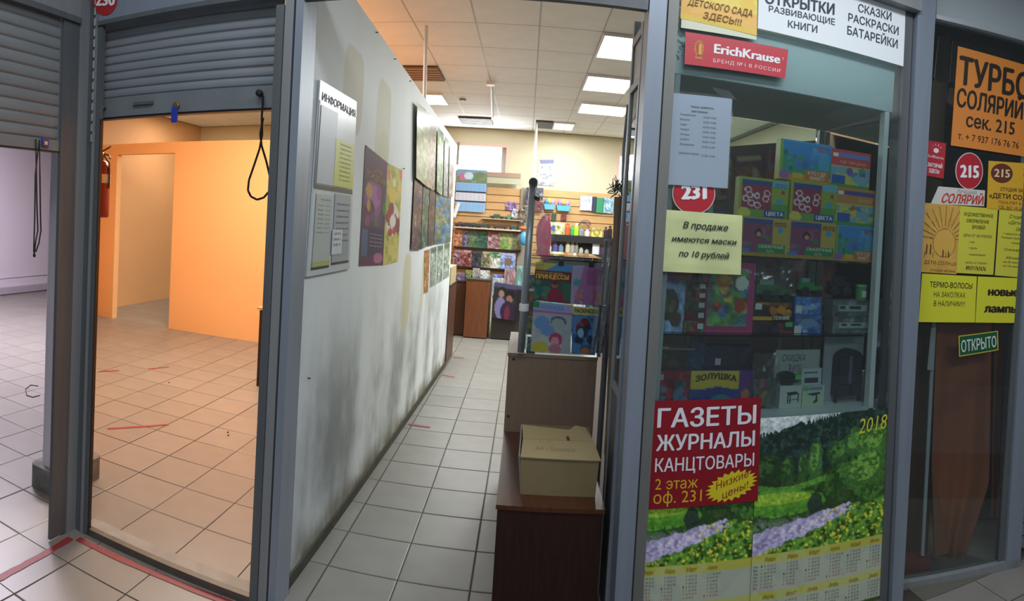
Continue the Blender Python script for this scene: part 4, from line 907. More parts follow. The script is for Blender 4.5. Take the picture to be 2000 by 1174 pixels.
# mask notice
o, q = sheet('paper_notice', 'pale yellow notice about masks for sale taped below the number plate', [(1292, 409), (1450, 421), (1447, 537), (1288, 530)], Cv(20, 16, '#cbd399').mul(Cv(20, 16, '#000000').noise(3, 4), .12), None, [
    ('В продаже', .26, .275, .81, .105, '#33352f', dict(it=.25, bold=.02)), ('имеются маски', .13, .50, .92, .09, '#33352f', dict(it=.25, bold=.02)), ('по 10 рублей', .22, .74, .83, .10, '#33352f', dict(it=.25, bold=.02))], off=.008, warp=.004)
# round 231 plate
c0 = PG.at(1355, 377, .004)
np2 = tag(MB().prism([PG.at(1355 + 42 * math.cos(a), 378 + 41 * math.sin(a), .004) for a in np.linspace(0, 2 * math.pi, 49)[:-1]], (0, .002, 0)).build('number_plate', flat('#d9c9c9', .4)), 'round red number plate on the shop window, half under the opening hours', 'sign')
q = quad(PG, (1313, 336), (1397, 336), (1397, 419), (1313, 419), off=.0045)
shape(np2, q, oval(.5, .5, .48, .475, 48), '#b3202e', 'red_disc', .0006)
letter(np2, q, [('231', .20, .63, .80, .34, '#eceef0', dict(bold=.06, off=.0012))])
# opening hours in a punched plastic pocket
days = [('Понедельник', '10.00-19.00'), ('Вторник', '10.00-19.00'), ('Среда', '10.00-19.00'), ('Четверг', '10.00-19.00'), ('Пятница', '10.00-19.00'), ('Суббота', '10.00-17.00'), ('Воскресенье', '10.00-16.00')]
L_ = [('Часы работы', .32, .14, .70, .022, '#4c5560', dict(it=.2, bold=.01)), ('магазина', .34, .19, .60, .022, '#4c5560', dict(it=.2, bold=.01))]
for k, (a_, b__) in enumerate(days):
    v = .235 + k * .054; L_ += [(a_, .16 + .004 * k, v, .16 + .023 * len(a_), .022, '#4c5560', dict(it=.2)), (b__, .54, v + .012, .75, .022, '#4c5560', dict(it=.2))]
L_ += [('Обеденный перерыв', .17, .655, .50, .022, '#4c5560', dict(it=.2)), ('13.00-14.00', .54, .668, .76, .022, '#4c5560', dict(it=.2))]
o, q = sheet('opening_hours_sheet', 'white sheet of opening hours in a clear punched pocket on the shop window', [(1311, 181), (1430, 193), (1421, 368), (1300, 360)], None, '#c3ced9', L_, off=.010)
pk = painted('pocket_x', Cv(4, 4, '#ffffff'), *quad(PG, (1305, 176), (1432, 188), (1423, 369), (1297, 361), off=.0125), .0004)
pk.data.materials[0] = glass_mat('pocket_film', '#fafcfe', .15, 0, .5, .03); pk.name = 'plastic_pocket'; pk.parent = o
for k in range(11):
    p = PG.at(1306 - k * .75, 196 + k * 15, .0135); MB().lathe([(.004, 0), (.0055, .0006)], p, 8, (0, -1, 0)).build('punch_hole', flat('#e8eef2', .3), o)
for a, b_, c_, d_ in (((1390, 170), (1425, 178), (1440, 196), (1404, 186)),):
    tp = painted('tape_x', Cv(4, 4, '#ffffff'), *quad(PG, a, b_, c_, d_, off=.0138), .0003); tp.data.materials[0] = glass_mat('pocket_film', '#f6f8fa'); tp.name = 'clear_tape'; tp.parent = o
# red stationery brand plate
o, q = sheet('brand_plate', 'long red plate with white lettering and a small golden crest, torn at its right end', [(1339, 62), (1540, 97), (1533, 153), (1337, 125)], Cv(10, 6, '#c4404a'), None, [
    ('ErichKrause', .27, .53, .93, .30, '#f0eef0', dict(bold=.035)), ('БРЕНД №1 В РОССИИ', .27, .83, .94, .12, '#f0dede', dict(sp=1.15)), ('1', .125, .64, .155, .34, '#d9a94a', dict(bold=.05)), ('®', .945, .38, .965, .08, '#f0dede')], off=.012, cat='sign', rough=.35)
for k in range(18):
    a = math.radians(120 + k * 300 / 17) ; a = math.radians(-240 + k * 300 / 17)
    cu, cvv = .13 + .048 * math.cos(a), .46 + .27 * math.sin(a); cu2, cv2 = .13 + .030 * math.cos(a), .46 + .17 * math.sin(a)
    shape(o, q, [(cu - .003, cvv), (cu + .003, cvv), (cu2 + .003, cv2), (cu2 - .003, cv2)] if abs(math.cos(a)) < .7 else [(cu, cvv - .02), (cu, cvv + .02), (cu2, cv2 + .02), (cu2, cv2 - .02)], '#d0a04a', 'laurel_leaf', .001)
shape(o, q, [(.095, .72), (.165, .72), (.165, .80), (.095, .80)], '#b8863c', 'pedestal', .001)
# orange yellow sheet at the top
c = Cv(30, 30, '#f2cf5c'); nz = c.noise(3, 8); c.m(nz > .5, '#f7e27a', .7).m(c.V > .62, '#eda35c', .5).m(c.V > .88, '#e9cf5a', .7)
o, q = sheet('paper_notice', 'yellow and orange advertising sheet cut by the top of the window', [(1334, -60), (1480, -33), (1478, 70), (1329, 36)], c, None, [('ДЕТСКОГО САДА', .08, .70, .93, .13, '#7d5a32', dict(it=.2, bold=.01, dv=-.03)), ('ЗДЕСЬ!!!', .28, .905, .78, .13, '#7d5a32', dict(it=.2, bold=.01, dv=-.02))], off=.006, warp=.003, seed=4)
o2_, _ = sheet('paper_strip', None, [(1331, 36), (1478, 71), (1477, 78), (1330, 54)], None, '#dedfc8', pl=PG, off=.005, parent=o)
# white sheet with goods list
o, q = sheet('paper_notice', 'white sheet listing postcards, colouring books and batteries at the top of the window', [(1484, -85), (1770, -25), (1765, 130), (1480, 55)], None, '#eef3f6', [
    ('ОТКРЫТКИ', 0.037, 0.632, 0.485, 0.145, '#3a4450', dict(bold=.03, dv=-0.048)), ('РАЗВИВАЮЩИЕ', 0.063, 0.736, 0.490, 0.083, '#3a4450', dict(bold=.012, dv=-0.019)), ('КНИГИ', 0.184, 0.893, 0.374, 0.097, '#3a4450', dict(bold=.015, dv=-0.017)), ('СКАЗКИ', 0.647, 0.465, 0.893, 0.103, '#3a4450', dict(bold=.015, dv=0.007)), ('РАСКРАСКИ', 0.580, 0.617, 0.951, 0.103, '#3a4450', dict(bold=.015, dv=0.011)), ('БАТАРЕЙКИ', 0.576, 0.790, 0.947, 0.110, '#3a4450', dict(bold=.015, dv=0.008))], off=.009)
# silvery garland in the upper left corner of the window
gb_ = MB(); rr = random.Random(9)
for k in range(70):
    x, y = 1322 + rr.uniform(-9, 12), rr.uniform(-5, 118); p = PY(GY + .02).at(x, y); e = p + Vector((rr.uniform(-.02, .02), rr.uniform(0, .015), rr.uniform(-.02, .02))); gb_.tube([p, (p + e) / 2 + Vector((rr.uniform(-.008, .008), 0, 0)), e], .0016, 4)
tag(gb_.build('tinsel_garland', mat('tinsel', '#b9bdb4', .25, .6)), 'silvery tinsel garland in the upper left corner of the shop window', 'garland')

# ================================================================ SOLARIUM FRONT (turned slightly toward the viewer)
S0 = PS(0)
sf = thing('window_frame', 'grey aluminium frame of the solarium window with its pale top panel', 'frame', tuple(S0.at(1880, 1150)))
def spart(nm, pts, depth, m, d=0.0): keep(slab(nm, quad(PS(d), *pts), depth, m), sf)
spart('top_panel', [(1832, -60), (2060, -40), (2060, 91), (1829, 31)], .05, mat('pale_panel', '#aeb8bd', .5), .01)
spart('top_edge', [(1829, 28), (2060, 88), (2060, 97), (1829, 36)], .06, mat('bright_alu', '#c6ccd0', .35, .3), .0)
spart('right_profile', [(2030, 60), (2060, 68), (1992, 1110), (1964, 1117)], .06, ALU_B, 0)
spart('right_seal', [(2020, 60), (2029, 62), (1963, 1117), (1948, 1122)], .05, ALU_D, .02)
spart('bottom_rail', [(1762, 1140), (1990, 1092), (1990, 1112), (1762, 1166)], .06, ALU, 0)
tag(slab('window_pane', quad(PS(.03), (1824, 34), (2030, 90), (1962, 1100), (1760, 1140)), .005, GLASS2), 'glass pane of the solarium window', 'pane')
# shutter slats beyond the frame, at the right edge
st2 = thing('roller_shutter', 'lilac grey shutter slats right of the solarium frame at the picture edge', 'shutter', tuple(PS(0).at(1996, 1050)))
pc = PS(.05)
for k in range(16):
    y1 = 672 + k * 25.0
    keep(slab('slat', quad(PS(.05 if k % 2 else .052), (2014 - k * 1.4, y1), (2075, y1 + 16), (2073, y1 + 36), (2013 - k * 1.4, y1 + 22)), .015, mat('lilac_slat', '#7d7c92', .5, rand=.05)), st2)
# inside the solarium
HW = mat('solarium_back', '#2c201e', .8, var=.3, scale=2)
struct(slab('wall_solarium', quad(PS(1.0), (1700, -150), (2200, 0), (2100, 1180), (1690, 1130)), .05, HW), 'dark brown wall deep inside the solarium')
struct(MB().box(1.75, 1.78, 2.50, 3.5, .01, 3.2).build('wall_solarium', mat('solarium_side', '#332822', .8)), 'dark partition between the solarium and the shop')
for k, (pts, cc, lb) in enumerate(((((1835, 70), (1856, 72), (1850, 200), (1826, 150)), '#5d4442', 'narrow'), (((1862, 78), (1918, 95), (1912, 175), (1856, 160)), '#5a403e', 'wide'), (((1932, 92), (1975, 105), (1970, 130), (1926, 120)), '#4e3938', 'small'), (((1858, 170), (1880, 180), (1876, 215), (1850, 200)), '#8a5a42', 'reddish'))):  # panels whose brown tones imitate ceiling reflections in the upper glass
    tag(slab('reflection_panel', quad(PS(.55), *pts), .02, mat('brown_reflection_%d' % k, cc, .5)), '%s brown ceiling board seen through the top of the solarium glass' % lb, 'panel', 'brown boards inside the solarium')
tag(slab('plywood_board', quad(PS(.25), (1816, 155), (1848, 165), (1812, 1082), (1764, 1090)), .02, mat('ply_mid', '#5d3f28', .6, var=.25, scale=5)), 'tall brown board behind the left edge of the solarium glass', 'board')
tag(slab('white_pole', quad(PS(.12), (1822, 628), (1829, 628), (1805, 1086), (1799, 1086)), .012, mat('grey_white', '#b7b9bd', .5)), 'thin white upright strip beside the brown curtain', 'strip')
tag(slab('white_paper', quad(PS(.10), (1819, 640), (1828, 640), (1823, 724), (1811, 722)), .002, mat('grey_white', '#b7b9bd', .5)), 'small white paper hanging beside the brown curtain', 'paper')
def curtain(pxl, pxr, d, folds, amp, col, label, seed, top=560, name='curtain'):
    nx, nz = 60, 26; V = []; rn = random.Random(seed); ph = rn.uniform(0, 6)
    for j in range(nz + 1):
        v = j / nz; L = pxl(v); R_ = pxr(v); yy = top + (L[1] - top) * v; yr = top + (R_[1] - top) * v
        for i in range(nx + 1):
            u = i / nx; o_ = amp * math.sin(u * folds * 6.28 + ph + .6 * math.sin(v * 3)) * (.4 + .6 * v) + amp * .4 * math.sin(u * 17 + v * 4)
            V.append(PS(d).at(L[0] + (R_[0] - L[0]) * u, yy + (yr - yy) * u, o_))
    Fq = [(j * (nx + 1) + i, (j + 1) * (nx + 1) + i, (j + 1) * (nx + 1) + i + 1, j * (nx + 1) + i + 1) for j in range(nz) for i in range(nx)]
    o = obj(name, V, Fq, mat('curtain_%s' % col[1:], col, .75, var=.2, scale=4, bump=.06, bscale=30), None, True)
    sm = o.modifiers.new('thickness', 'SOLIDIFY'); sm.thickness = .003
    return tag(o, label, 'curtain')
curtain(lambda v: (1832 - 18 * v if v < .7 else 1819 + 20 * (v - .7), 1085), lambda v: (1938 - 8 * v - (46 * max(0, v - .72) / .28), 1092), .20, 1.6, .018, '#b5623e', 'wide rust brown curtain hanging behind the solarium glass', 1)
curtain(lambda v: (1944 - 8 * v, 1010), lambda v: (1962 - 16 * v, 1018), .24, 1.2, .012, '#9a5234', 'narrow brown curtain strip right of the wide one', 2)
curtain(lambda v: (1900, 940), lambda v: (1945 - 8 * v, 1000), .34, 2, .012, '#3c2824', 'dark curtain behind the rust brown one', 3)
tag(slab('curtain_fold', [PS(.14).at(1820, 905), PS(.14).at(1826, 915), PS(.14).at(1852, 1080), PS(.14).at(1826, 1088)], .004, mat('curtain_fold', '#96583a', .7)), 'turned-over lower corner of the rust brown curtain', 'curtain')
tag(slab('red_box', quad(PS(.12), (1765, 1098), (1818, 1090), (1816, 1112), (1764, 1122)), .10, mat('red_box', '#8a3a34', .5)), 'flat red box on the floor behind the solarium glass', 'box')
# papers on the solarium glass
GS = PS(.024)
def ssheet(*a, **k): k['pl'] = GS; k.setdefault('off', .002); return sheet(*a, **k)
K = '#2a2018'
ssheet('solarium_poster', 'large orange poster for the turbo solarium with black lettering', [(1871, 90), (2013, 130), (2002, 306), (1857, 284)], None, '#e08a3c', [('ТУРБО', .03, .37, 1.02, .28, K, dict(bold=.03)), ('СОЛЯРИЙ', .03, .60, .93, .185, K, dict(bold=.03)), ('сек. 215', .17, .785, .83, .14, K, dict(bold=.02)), ('т. + 7 937 176 76 76', .08, .925, .90, .07, K, dict(bold=.005, dv=.0))], cat='poster', rough=.45)
o, q = ssheet('small_sign', 'small red sign with a white sun mark inviting to tan here', [(1811, 274), (1848, 280), (1843, 349), (1805, 342)], None, '#b8303a', [('SolBianca', .10, .47, .92, .085, '#f0e4e4'), ('ЗАГОРАЙ', .12, .73, .88, .11, '#f4f0f0', dict(bold=.03)), ('ЗДЕСЬ!', .2, .89, .75, .11, '#f4f0f0', dict(bold=.03))], cat='sign', rough=.4)
for k in range(5):
    a = math.radians(-170 + k * 34); shape(o, q, [(.5 + .22 * math.cos(a) - .02, .22 + .12 * math.sin(a)), (.5 + .22 * math.cos(a) + .03, .22 + .12 * math.sin(a) + .01), (.5 + .36 * math.cos(a), .22 + .18 * math.sin(a))], '#f0e4e4', 'sun_ray', .001)
shape(o, q, oval(.5, .25, .14, .07, 16), '#f0e4e4', 'sun_disc', .001)
pl_ = GS; pts_ = [pl_.at(1893 + 27 * math.cos(a), 334 + 36 * math.sin(a), .002) for a in np.linspace(0, 2 * math.pi, 49)[:-1]]
o = tag(MB().prism(pts_, (.0005, .002, 0)).build('number_plate', flat('#e0cccc', .4)), 'oval red number plate under the orange poster', 'sign')
q = quad(GS, (1866, 298), (1920, 298), (1920, 370), (1866, 370), off=.0026); shape(o, q, oval(.5, .5, .47, .475, 48), '#b3202e', 'red_disc', .0006)
letter(o, q, [('215', .16, .66, .85, .34, '#eceef0', dict(bold=.05, off=.0012, dv=.03))])
ssheet('small_sign', 'white strip sign with red letters about the best solarium', [(1833, 364), (1924, 372), (1922, 403), (1818, 398)], None, '#d8d3cd', [('ЛУЧШИЙ', .40, .30, .82, .2, '#8a8480'), ('СОЛЯРИЙ', .16, .90, .98, .54, '#c4402c', dict(bold=.03))], cat='sign')
o, q = ssheet('solarium_poster', 'golden poster of the tanning studio at the right picture edge', [(1931, 314), (2040, 322), (2036, 417), (1927, 408)], None, '#e0ad34', [('СТУДИЯ ЗАГАРА', .22, .60, .80, .07, '#4a3316', dict(bold=.01)), ('«ДЕТИ СОЛНЦА»', .03, .76, 1.0, .10, '#3c2812', dict(bold=.02)), ('ПОН-ПЯТ 9-21 ч', .2, .87, .75, .06, '#4a3316'), ('СБ, ВС 10-20 ч', .2, .97, .7, .06, '#4a3316'), ('НАС УЖЕ', .62, .16, .98, .06, '#4a3316'), ('МНОГО!', .62, .27, .95, .06, '#4a3316')], cat='poster', rough=.4)
shape(o, q, oval(.235, .24, .19, .2, 32), '#6a3028', 'brown_disc', .001); letter(o, q, [('215', .10, .32, .375, .17, '#e8cf9a', dict(bold=.03, off=.001))])
c = Cv(60, 80, '#d5a64c'); nz = c.noise(6, 3); c.mul(nz, .08)
for a in range(-175, -5, 14):
    ca, sa = math.cos(math.radians(a)), math.sin(math.radians(a)); c.line(.62 + .32 * ca, .52 + .2 * sa, .62 + .8 * ca, .52 + .5 * sa, .008, '#6a4c20')
c.m(((c.U - .62) / .3) ** 2 + ((c.V - .56) / .2) ** 2 < 1, '#dcae50', .9); c.ring(.62, .56, .31, .21, .05, '#7a5626')
for u, v, s_ in ((.16, .68, 1.1), (.26, .68, 1.1), (.12, .75, .6), (.34, .75, .6), (.6, .72, .8), (.68, .74, .6), (.75, .73, .8)): c.rect(u - .02 * s_, v - .05 * s_, u + .02 * s_, v + .05 * s_, '#3c2c18').ell(u, v - .065 * s_, .018 * s_, .014 * s_, '#3c2c18')
ssheet('solarium_poster', 'ochre poster with a drawn rising sun and tiny figures', [(1806, 396), (1876, 402), (1868, 536), (1794, 531)], c, None, [('ДЕТИ СОЛНЦА', .12, .875, .98, .05, '#4c3a1c', dict(sp=1.1)), ('СТУДИЯ ЗАГАРА', .30, .975, .95, .03, '#4c3a1c')], cat='poster')
ssheet('paper_notice', 'yellow notice about artistic eyebrow shaping', [(1876, 402), (1949, 408), (1940, 537), (1868, 533)], None, '#d3cd43', [('ХУДОЖЕСТВЕННОЕ', .10, .14, .88, .05, K, dict(bold=.01)), ('ОФОРМЛЕНИЕ', .18, .235, .78, .05, K, dict(bold=.01)), ('БРОВЕЙ', .34, .325, .68, .05, K, dict(bold=.01)), ('ЦЕНА ОТ 300 РУБЛЕЙ', .12, .45, .88, .04, K), ('• хна', .28, .54, .42, .03, K), ('• краска', .28, .63, .5, .03, K), ('• моделирование', .28, .725, .74, .03, K), ('ЗАПИСЬ ПО ТЕЛЕФОНУ', .22, .85, .80, .028, K), ('89371767676', .24, .945, .78, .06, K, dict(bold=.015))])
ssheet('paper_notice', 'yellow studio price notice at the right picture edge', [(1952, 407), (2040, 414), (2034, 545), (1943, 538)], None, '#d3cd43', [('Студия загара', .22, .13, .85, .05, K, dict(it=.2)), ('«Дети Солнца»', .2, .22, .88, .05, K, dict(it=.2)), ('Цены:', .38, .31, .62, .05, K, dict(it=.2)), ('1 минута загара - 15 руб', .12, .38, .92, .03, K), ('Разовое посещение от 5 минут', .08, .44, .94, .03, K), ('скидка 5 руб', .3, .51, .72, .03, K), ('Снижение цен', .15, .62, .8, .04, K, dict(it=.2)), ('Абонементы', .2, .74, .7, .04, K, dict(it=.2)), ('на 50 минут - 700 руб', .15, .80, .85, .03, K), ('на 100 минут - 1200 руб', .15, .86, .85, .03, K)])
ssheet('paper_notice', 'yellow notice about clip-in hair pieces in stock', [(1801, 534), (1908, 540), (1904, 630), (1794, 629)], None, '#d9d833', [('ТЕРМО-ВОЛОСЫ', .15, .27, .92, .115, K, dict(bold=.01)), ('НА ЗАКОЛКАХ', .23, .47, .80, .11, K), ('В НАЛИЧИИ!!!', .24, .66, .80, .11, K)])
shp = None
ssheet('paper_notice', 'yellow notice announcing new lamps, right of the hair notice', [(1910, 540), (2002, 544), (1998, 631), (1905, 630)], None, '#d9d833', [('новые', .22, .40, .88, .17, K, dict(bold=.05)), ('лампы', .16, .77, .88, .17, K, dict(bold=.05))])
o, q = ssheet('open_sign', 'green OPEN sign with a thin yellow border on the solarium glass', [(1872, 656), (1949, 646), (1950, 684), (1873, 697)], None, '#1f5a3c', [('ОТКРЫТО', .06, .80, .95, .56, '#d9dfd9', dict(bold=.015))], cat='sign', rough=.4)
for b in (((0, 0), (1, 0), (1, .05), (0, .05)), ((0, .95), (1, .95), (1, 1), (0, 1)), ((0, .05), (.025, .05), (.025, .95), (0, .95)), ((.975, .05), (1, .05), (1, .95), (.975, .95))): shape(o, q, list(b), '#c9b83c', 'border', .0009)
# ================================================================ PAPERS ON THE WHITE PARTITION
def on_wall(px, py, off=0.0): return PW.at(px, py, off)
def wsheet(name, label, pts, cv=None, col='#ffffff', lines=(), off=.003, **k):
    return sheet(name, label, pts, cv, col, lines, pl=PW, off=off, **k)
# information board
q = quad(PW, (626, 156), (697, 199), (683, 525), (600, 541), off=.012)
ib = thing('information_board', 'white information board with black edges near the door post', 'board', tuple(q[3]))
keep(slab('panel', q, .008, mat('board_white', '#c3ccd3', .3)), ib)
letter(ib, q, [('ИНФОРМАЦИЯ', .06, .095, .97, .042, '#3a3f48', dict(bold=.01, dv=.0))])
def bsheet(nm, u0, v0, u1, v1, col, off, lines=(), m=None):
    c4 = [Vector(q[0]) * (1 - u) * (1 - v) + Vector(q[1]) * u * (1 - v) + Vector(q[2]) * u * v + Vector(q[3]) * (1 - u) * v for u, v in ((u0, v0), (u1, v0), (u1, v1), (u0, v1))]
    nrm = Vector((1, -.02, 0)).normalized(); c4 = [p + nrm * off for p in c4]
    o = painted(nm, Cv(4, 4, col), *c4, .0008, None, .4); keep(o, ib)
    if m: o.data.materials[0] = m
    if lines: letter(o, c4, list(lines))
    return o, c4
bsheet('black_edge', .0, .10, .03, .545, '#1b1c22', .002); bsheet('black_edge', .02, .525, .97, .55, '#1b1c22', .002)
bsheet('pocket', .05, .12, .46, .52, '#b4bcc6', .003)
tt = []
for k, s_ in enumerate(('Уважаемые', 'покупатели!', 'Книга жалоб', 'находится', 'у продавца', 'в секции 231', 'Телефоны', 'администрации', '2-этаж')): tt.append((s_, .22, .10 + k * .095, .80, .035, '#4a5040', dict(it=.2, res=1)))
bsheet('yellow_sheet', .44, .26, .97, .52, '#c4c850', .004, tt)
tt = [('Часы работы', .25, .08, .85, .022, '#4c525c', dict(res=1))] + [(d_, .12, .16 + k * .062, .45, .018, '#4c525c', dict(res=1)) for k, (d_, _) in enumerate(days)] + [(t_, .58, .165 + k * .062, .88, .018, '#4c525c', dict(res=1)) for k, (_, t_) in enumerate(days)]
o, c4 = bsheet('grey_sheet', .07, .575, .44, .955, '#adb8b8', .003, tt); shape(o, c4, [(0, .93), (1, .93), (1, .985), (0, .985)], '#a9b84c', 'green_edge')
bsheet('black_edge', .06, .955, .44, .968, '#1b1c22', .003)
tt = [(s_, .12, .16 + k * .09, .9, .03, '#4c525c', dict(res=1)) for k, s_ in enumerate(('Правила', 'продажи', 'отдельных', 'видов', 'товаров', 'и услуг', 'населению'))]
bsheet('grey_sheet', .50, .56, .93, .945, '#98a3ae', .003, tt); bsheet('small_label', .47, .76, .72, .90, '#ccd3da', .006, [(s_, .15, .22 + k * .22, .8, .1, '#5a6068', dict(res=1)) for k, s_ in enumerate(('ОГРН', 'ИНН', 'ИП'))])
bsheet('black_edge', .50, .945, .94, .958, '#1b1c22', .003)
# floral posters
c = Cv(34, 66, '#5c2648'); nz = c.noise(5, 21); c.m(nz > .55, '#3f4a2a', .5); c.ell(.42, .42, .36, .17, '#8c4a86').ell(.5, .38, .22, .1, '#a868a0').ell(.3, .5, .2, .08, '#5c2a3a').spots(10, ['#c99a3a', '#4f7a3a', '#9a3f7a', '#6a3a6f'], (.02, .3, .98, .62), (.05, .13), 3); c.rect(.1, .09, .9, .25, '#5a1f44').rect(.06, .66, .94, .92, '#3a2446').rect(.05, .68, .3, .92, '#4a5a78').ell(.75, .93, .2, .05, '#b0608a')
o, q2 = wsheet('wall_poster', 'purple poster of large flowers on the white partition', [(714, 283), (757, 318), (748, 518), (701, 520)], c, cat='poster', rough=.65, lines=[('С ДНЁМ', .3, .165, .75, .045, '#c9a84a', dict(it=.1)), ('РОЖДЕНИЯ', .1, .235, .92, .05, '#c9a84a')] + [('пусть сбудутся мечты', .36, .72 + k * .035, .9, .012, '#cfc0cc', dict(res=1)) for k in range(4)])
c = Cv(26, 66, '#b8b04c'); nz = c.noise(5, 22); c.m(nz > .5, '#d8c878', .7).m(nz < .38, '#8fa040', .7).ell(.5, .55, .42, .17, '#d9d3c8').spots(12, ['#a8343a', '#7c2430', '#c8564a'], (.15, .4, .9, .7), (.08, .15), 5).ell(.5, .56, .2, .07, '#e4ded2').spots(8, ['#e6c44a', '#f0e2a8', '#d87a4a'], (.1, .04, .95, .32), (.08, .18), 8)
wsheet('wall_poster', 'yellow poster with a wreath of red berries beside the purple one', [(757, 318), (786, 333), (777, 511), (748, 518)], c, cat='poster', rough=.65)
# row of posters in film further back
for k, (pts, pal, lb) in enumerate((
    (((815, 198), (839, 222), (834, 365), (813, 347)), ['#a3ab8c', '#8c9a7a', '#b8bfa8'], 'pale green'), (((839, 222), (853, 236), (849, 372), (834, 365)), ['#a8988c', '#94847c', '#c2b8ac'], 'pale brown'),
    (((855, 246), (867, 262), (864, 382), (853, 374)), ['#9ab09a', '#7a9a7c', '#b4c0a8'], 'green and white'), (((869, 266), (877, 276), (874, 384), (866, 382)), ['#8c9aa0', '#aab4b8', '#7a868c'], 'bluish'), (((879, 278), (888, 288), (884, 385), (876, 385)), ['#a8a0a0', '#8c8488', '#c0b8b4'], 'greyish'))):
    wsheet('wall_poster', 'narrow %s poster in shiny film, upper row far along the white partition' % lb, pts, pic(pal, 60 + k, 7, None, 12, 40), cat='poster', off=.03, rough=.2, group='film covered posters on the partition')
for k, (pts, pal, lb) in enumerate((
    (((810, 347), (826, 358), (821, 488), (803, 488)), ['#4a3f48', '#8a7078', '#6a6458'], 'plum and grey'), (((827, 360), (839, 368), (834, 481), (822, 486)), ['#4c6a60', '#6f8a78', '#3c5048'], 'dark green'),
    (((840, 368), (851, 374), (847, 478), (835, 480)), ['#4a4444', '#7a5a58', '#3a3c40'], 'black and brown'), (((852, 374), (881, 385), (880, 472), (848, 477)), ['#4f7898', '#8a8440', '#4f7848', '#3c6080'], 'blue and yellow landscape'))):
    wsheet('wall_poster', '%s poster in the lower row far along the white partition' % lb, pts, pic(pal, 80 + k, 8, None, 14, 40), cat='poster', off=.012, rough=.25, group='film covered posters on the partition')
wsheet('bear_cutout', 'small orange brown bear shaped cutout under the posters', [(829, 490), (840, 486), (836, 570), (828, 574)], pic(['#a5764c', '#b98a58', '#8a5f3c'], 90, 5, None, 10, 30), cat='cutout')
for k in range(3):
    x = 842 + k * 13; wsheet('wall_poster', 'small pale leaflet, %s of three under the film covered posters' % ['nearest', 'middle', 'farthest'][k], [(x, 484 - k * 4), (x + 11, 481 - k * 4), (x + 9, 556 - k * 8), (x - 2, 562 - k * 8)], pic(['#8a988c', '#a8b4a0', '#6f7f78'], 95 + k, 4, '#5a6a5a', 10, 24), cat='leaflet', group='leaflets under the posters')
for k, (x, y) in enumerate(((734, 63), (770, 115), (800, 158), (787, 329), (601, 738))):
    p = PW.at(x, y, .0); tag(MB().tube([p, p + Vector((.014, 0, -.002))], .003, 6).build('nail', BLACK), ['nail near the top edge of the white partition above the ochre patches', 'nail below the sloping top edge of the partition', 'nail close to the film covered posters at the top edge', 'nail beside the yellow poster with berries', 'nail low on the white partition near the door post'][k], 'nail')

# ================================================================ FIRST CABINET, CARTON AND COUNTER
def cab(name, label, x0, x1, y0, y1, z0, z1, m, m_top=None, top=.018, over=.006, doors=0, cat='cabinet', toe=.05):
    t = thing(name, label, cat, ((x0 + x1) / 2, (y0 + y1) / 2, z0))
    part(MB().box(x0, x1, y0 + .018, y1, z0 + toe, z1 - top), 'body', m, t)
    part(MB().box(x0 + .01, x1 - .01, y0 + .03, y1 - .01, z0, z0 + toe), 'plinth', BLACK, t)
    part(MB().box(x0 - over, x1 + over, y0 - over, y1, z1 - top + .0005, z1), 'top', m_top or m, t)
    n = max(1, doors); w_ = (x1 - x0) / n
    for k in range(n): part(MB().box(x0 + k * w_ + .002, x0 + (k + 1) * w_ - .002, y0, y0 + .0175, z0 + toe * .3, z1 - top - .002), 'front_panel', m, t)
    return t
cab('low_cabinet', 'low dark brown cabinet just inside the doorway with an open carton on it', -.046, .372, 2.356, 3.21, 0, .55, WOOD_D, mat('cabinet_top', '#56321f', .35, var=.3, scale=5, stretch=(14, 2, 1)))
zt5 = .5505
cb = thing('cardboard_box', 'worn open cardboard box with one flap folded forward, on the low cabinet', 'box', (.2, 2.6, zt5))
yA, yB = 2.46, 2.78
a = PY(yA).at(1013, 976); b = PY(yA).at(1162, 976); x0_, x1_ = a.x, b.x; h_ = .155
part(MB().hexa([(x0_ - .004, yA - .01, zt5 + h_), (x1_ + .006, yA - .01, zt5 + h_), (x1_, yA, zt5), (x0_ + .006, yA, zt5)], [(x0_ - .004, yA - .004, zt5 + h_), (x1_ + .006, yA - .004, zt5 + h_), (x1_, yA + .006, zt5), (x0_ + .006, yA + .006, zt5)]), 'front_side', CARD, cb)
part(MB().box(x0_, x1_, yB - .005, yB, zt5, zt5 + h_ + .03), 'rear_side', CARD, cb)
part(MB().hexa([(x0_ - .012, yA, zt5 + h_), (x0_ - .006, yB - .006, zt5 + h_ + .03), (x0_, yB - .006, zt5), (x0_ + .004, yA + .007, zt5)], [(x0_ - .006, yA, zt5 + h_), (x0_, yB - .006, zt5 + h_ + .03), (x0_ + .005, yB - .006, zt5), (x0_ + .009, yA + .007, zt5)]), 'left_side', mat('carton_white', '#8f8e88', .7, var=.1, scale=8), cb)
part(MB().box(x1_ - .006, x1_, yA + .007, yB - .006, zt5, zt5 + h_ + .01), 'right_side', CARD, cb)
part(MB().box(x0_ + .01, x1_ - .007, yA + .007, yB - .006, zt5, zt5 + .004), 'bottom', CARD, cb)
zf = zt5 + h_ + .002
flap = part(MB().hexa([(x0_ - .004, yA - .016, zf), (x1_ + .012, yA - .016, zf - .002), (x1_ - .006, yA + .11, zf + .030), (x0_ + .004, yA + .11, zf + .030)], [(x0_ - .004, yA - .016, zf + .004), (x1_ + .012, yA - .016, zf + .002), (x1_ - .006, yA + .11, zf + .034), (x0_ + .004, yA + .11, zf + .034)]), 'flap', mat('carton_top', '#a08f68', .75, var=.08, scale=8), cb)
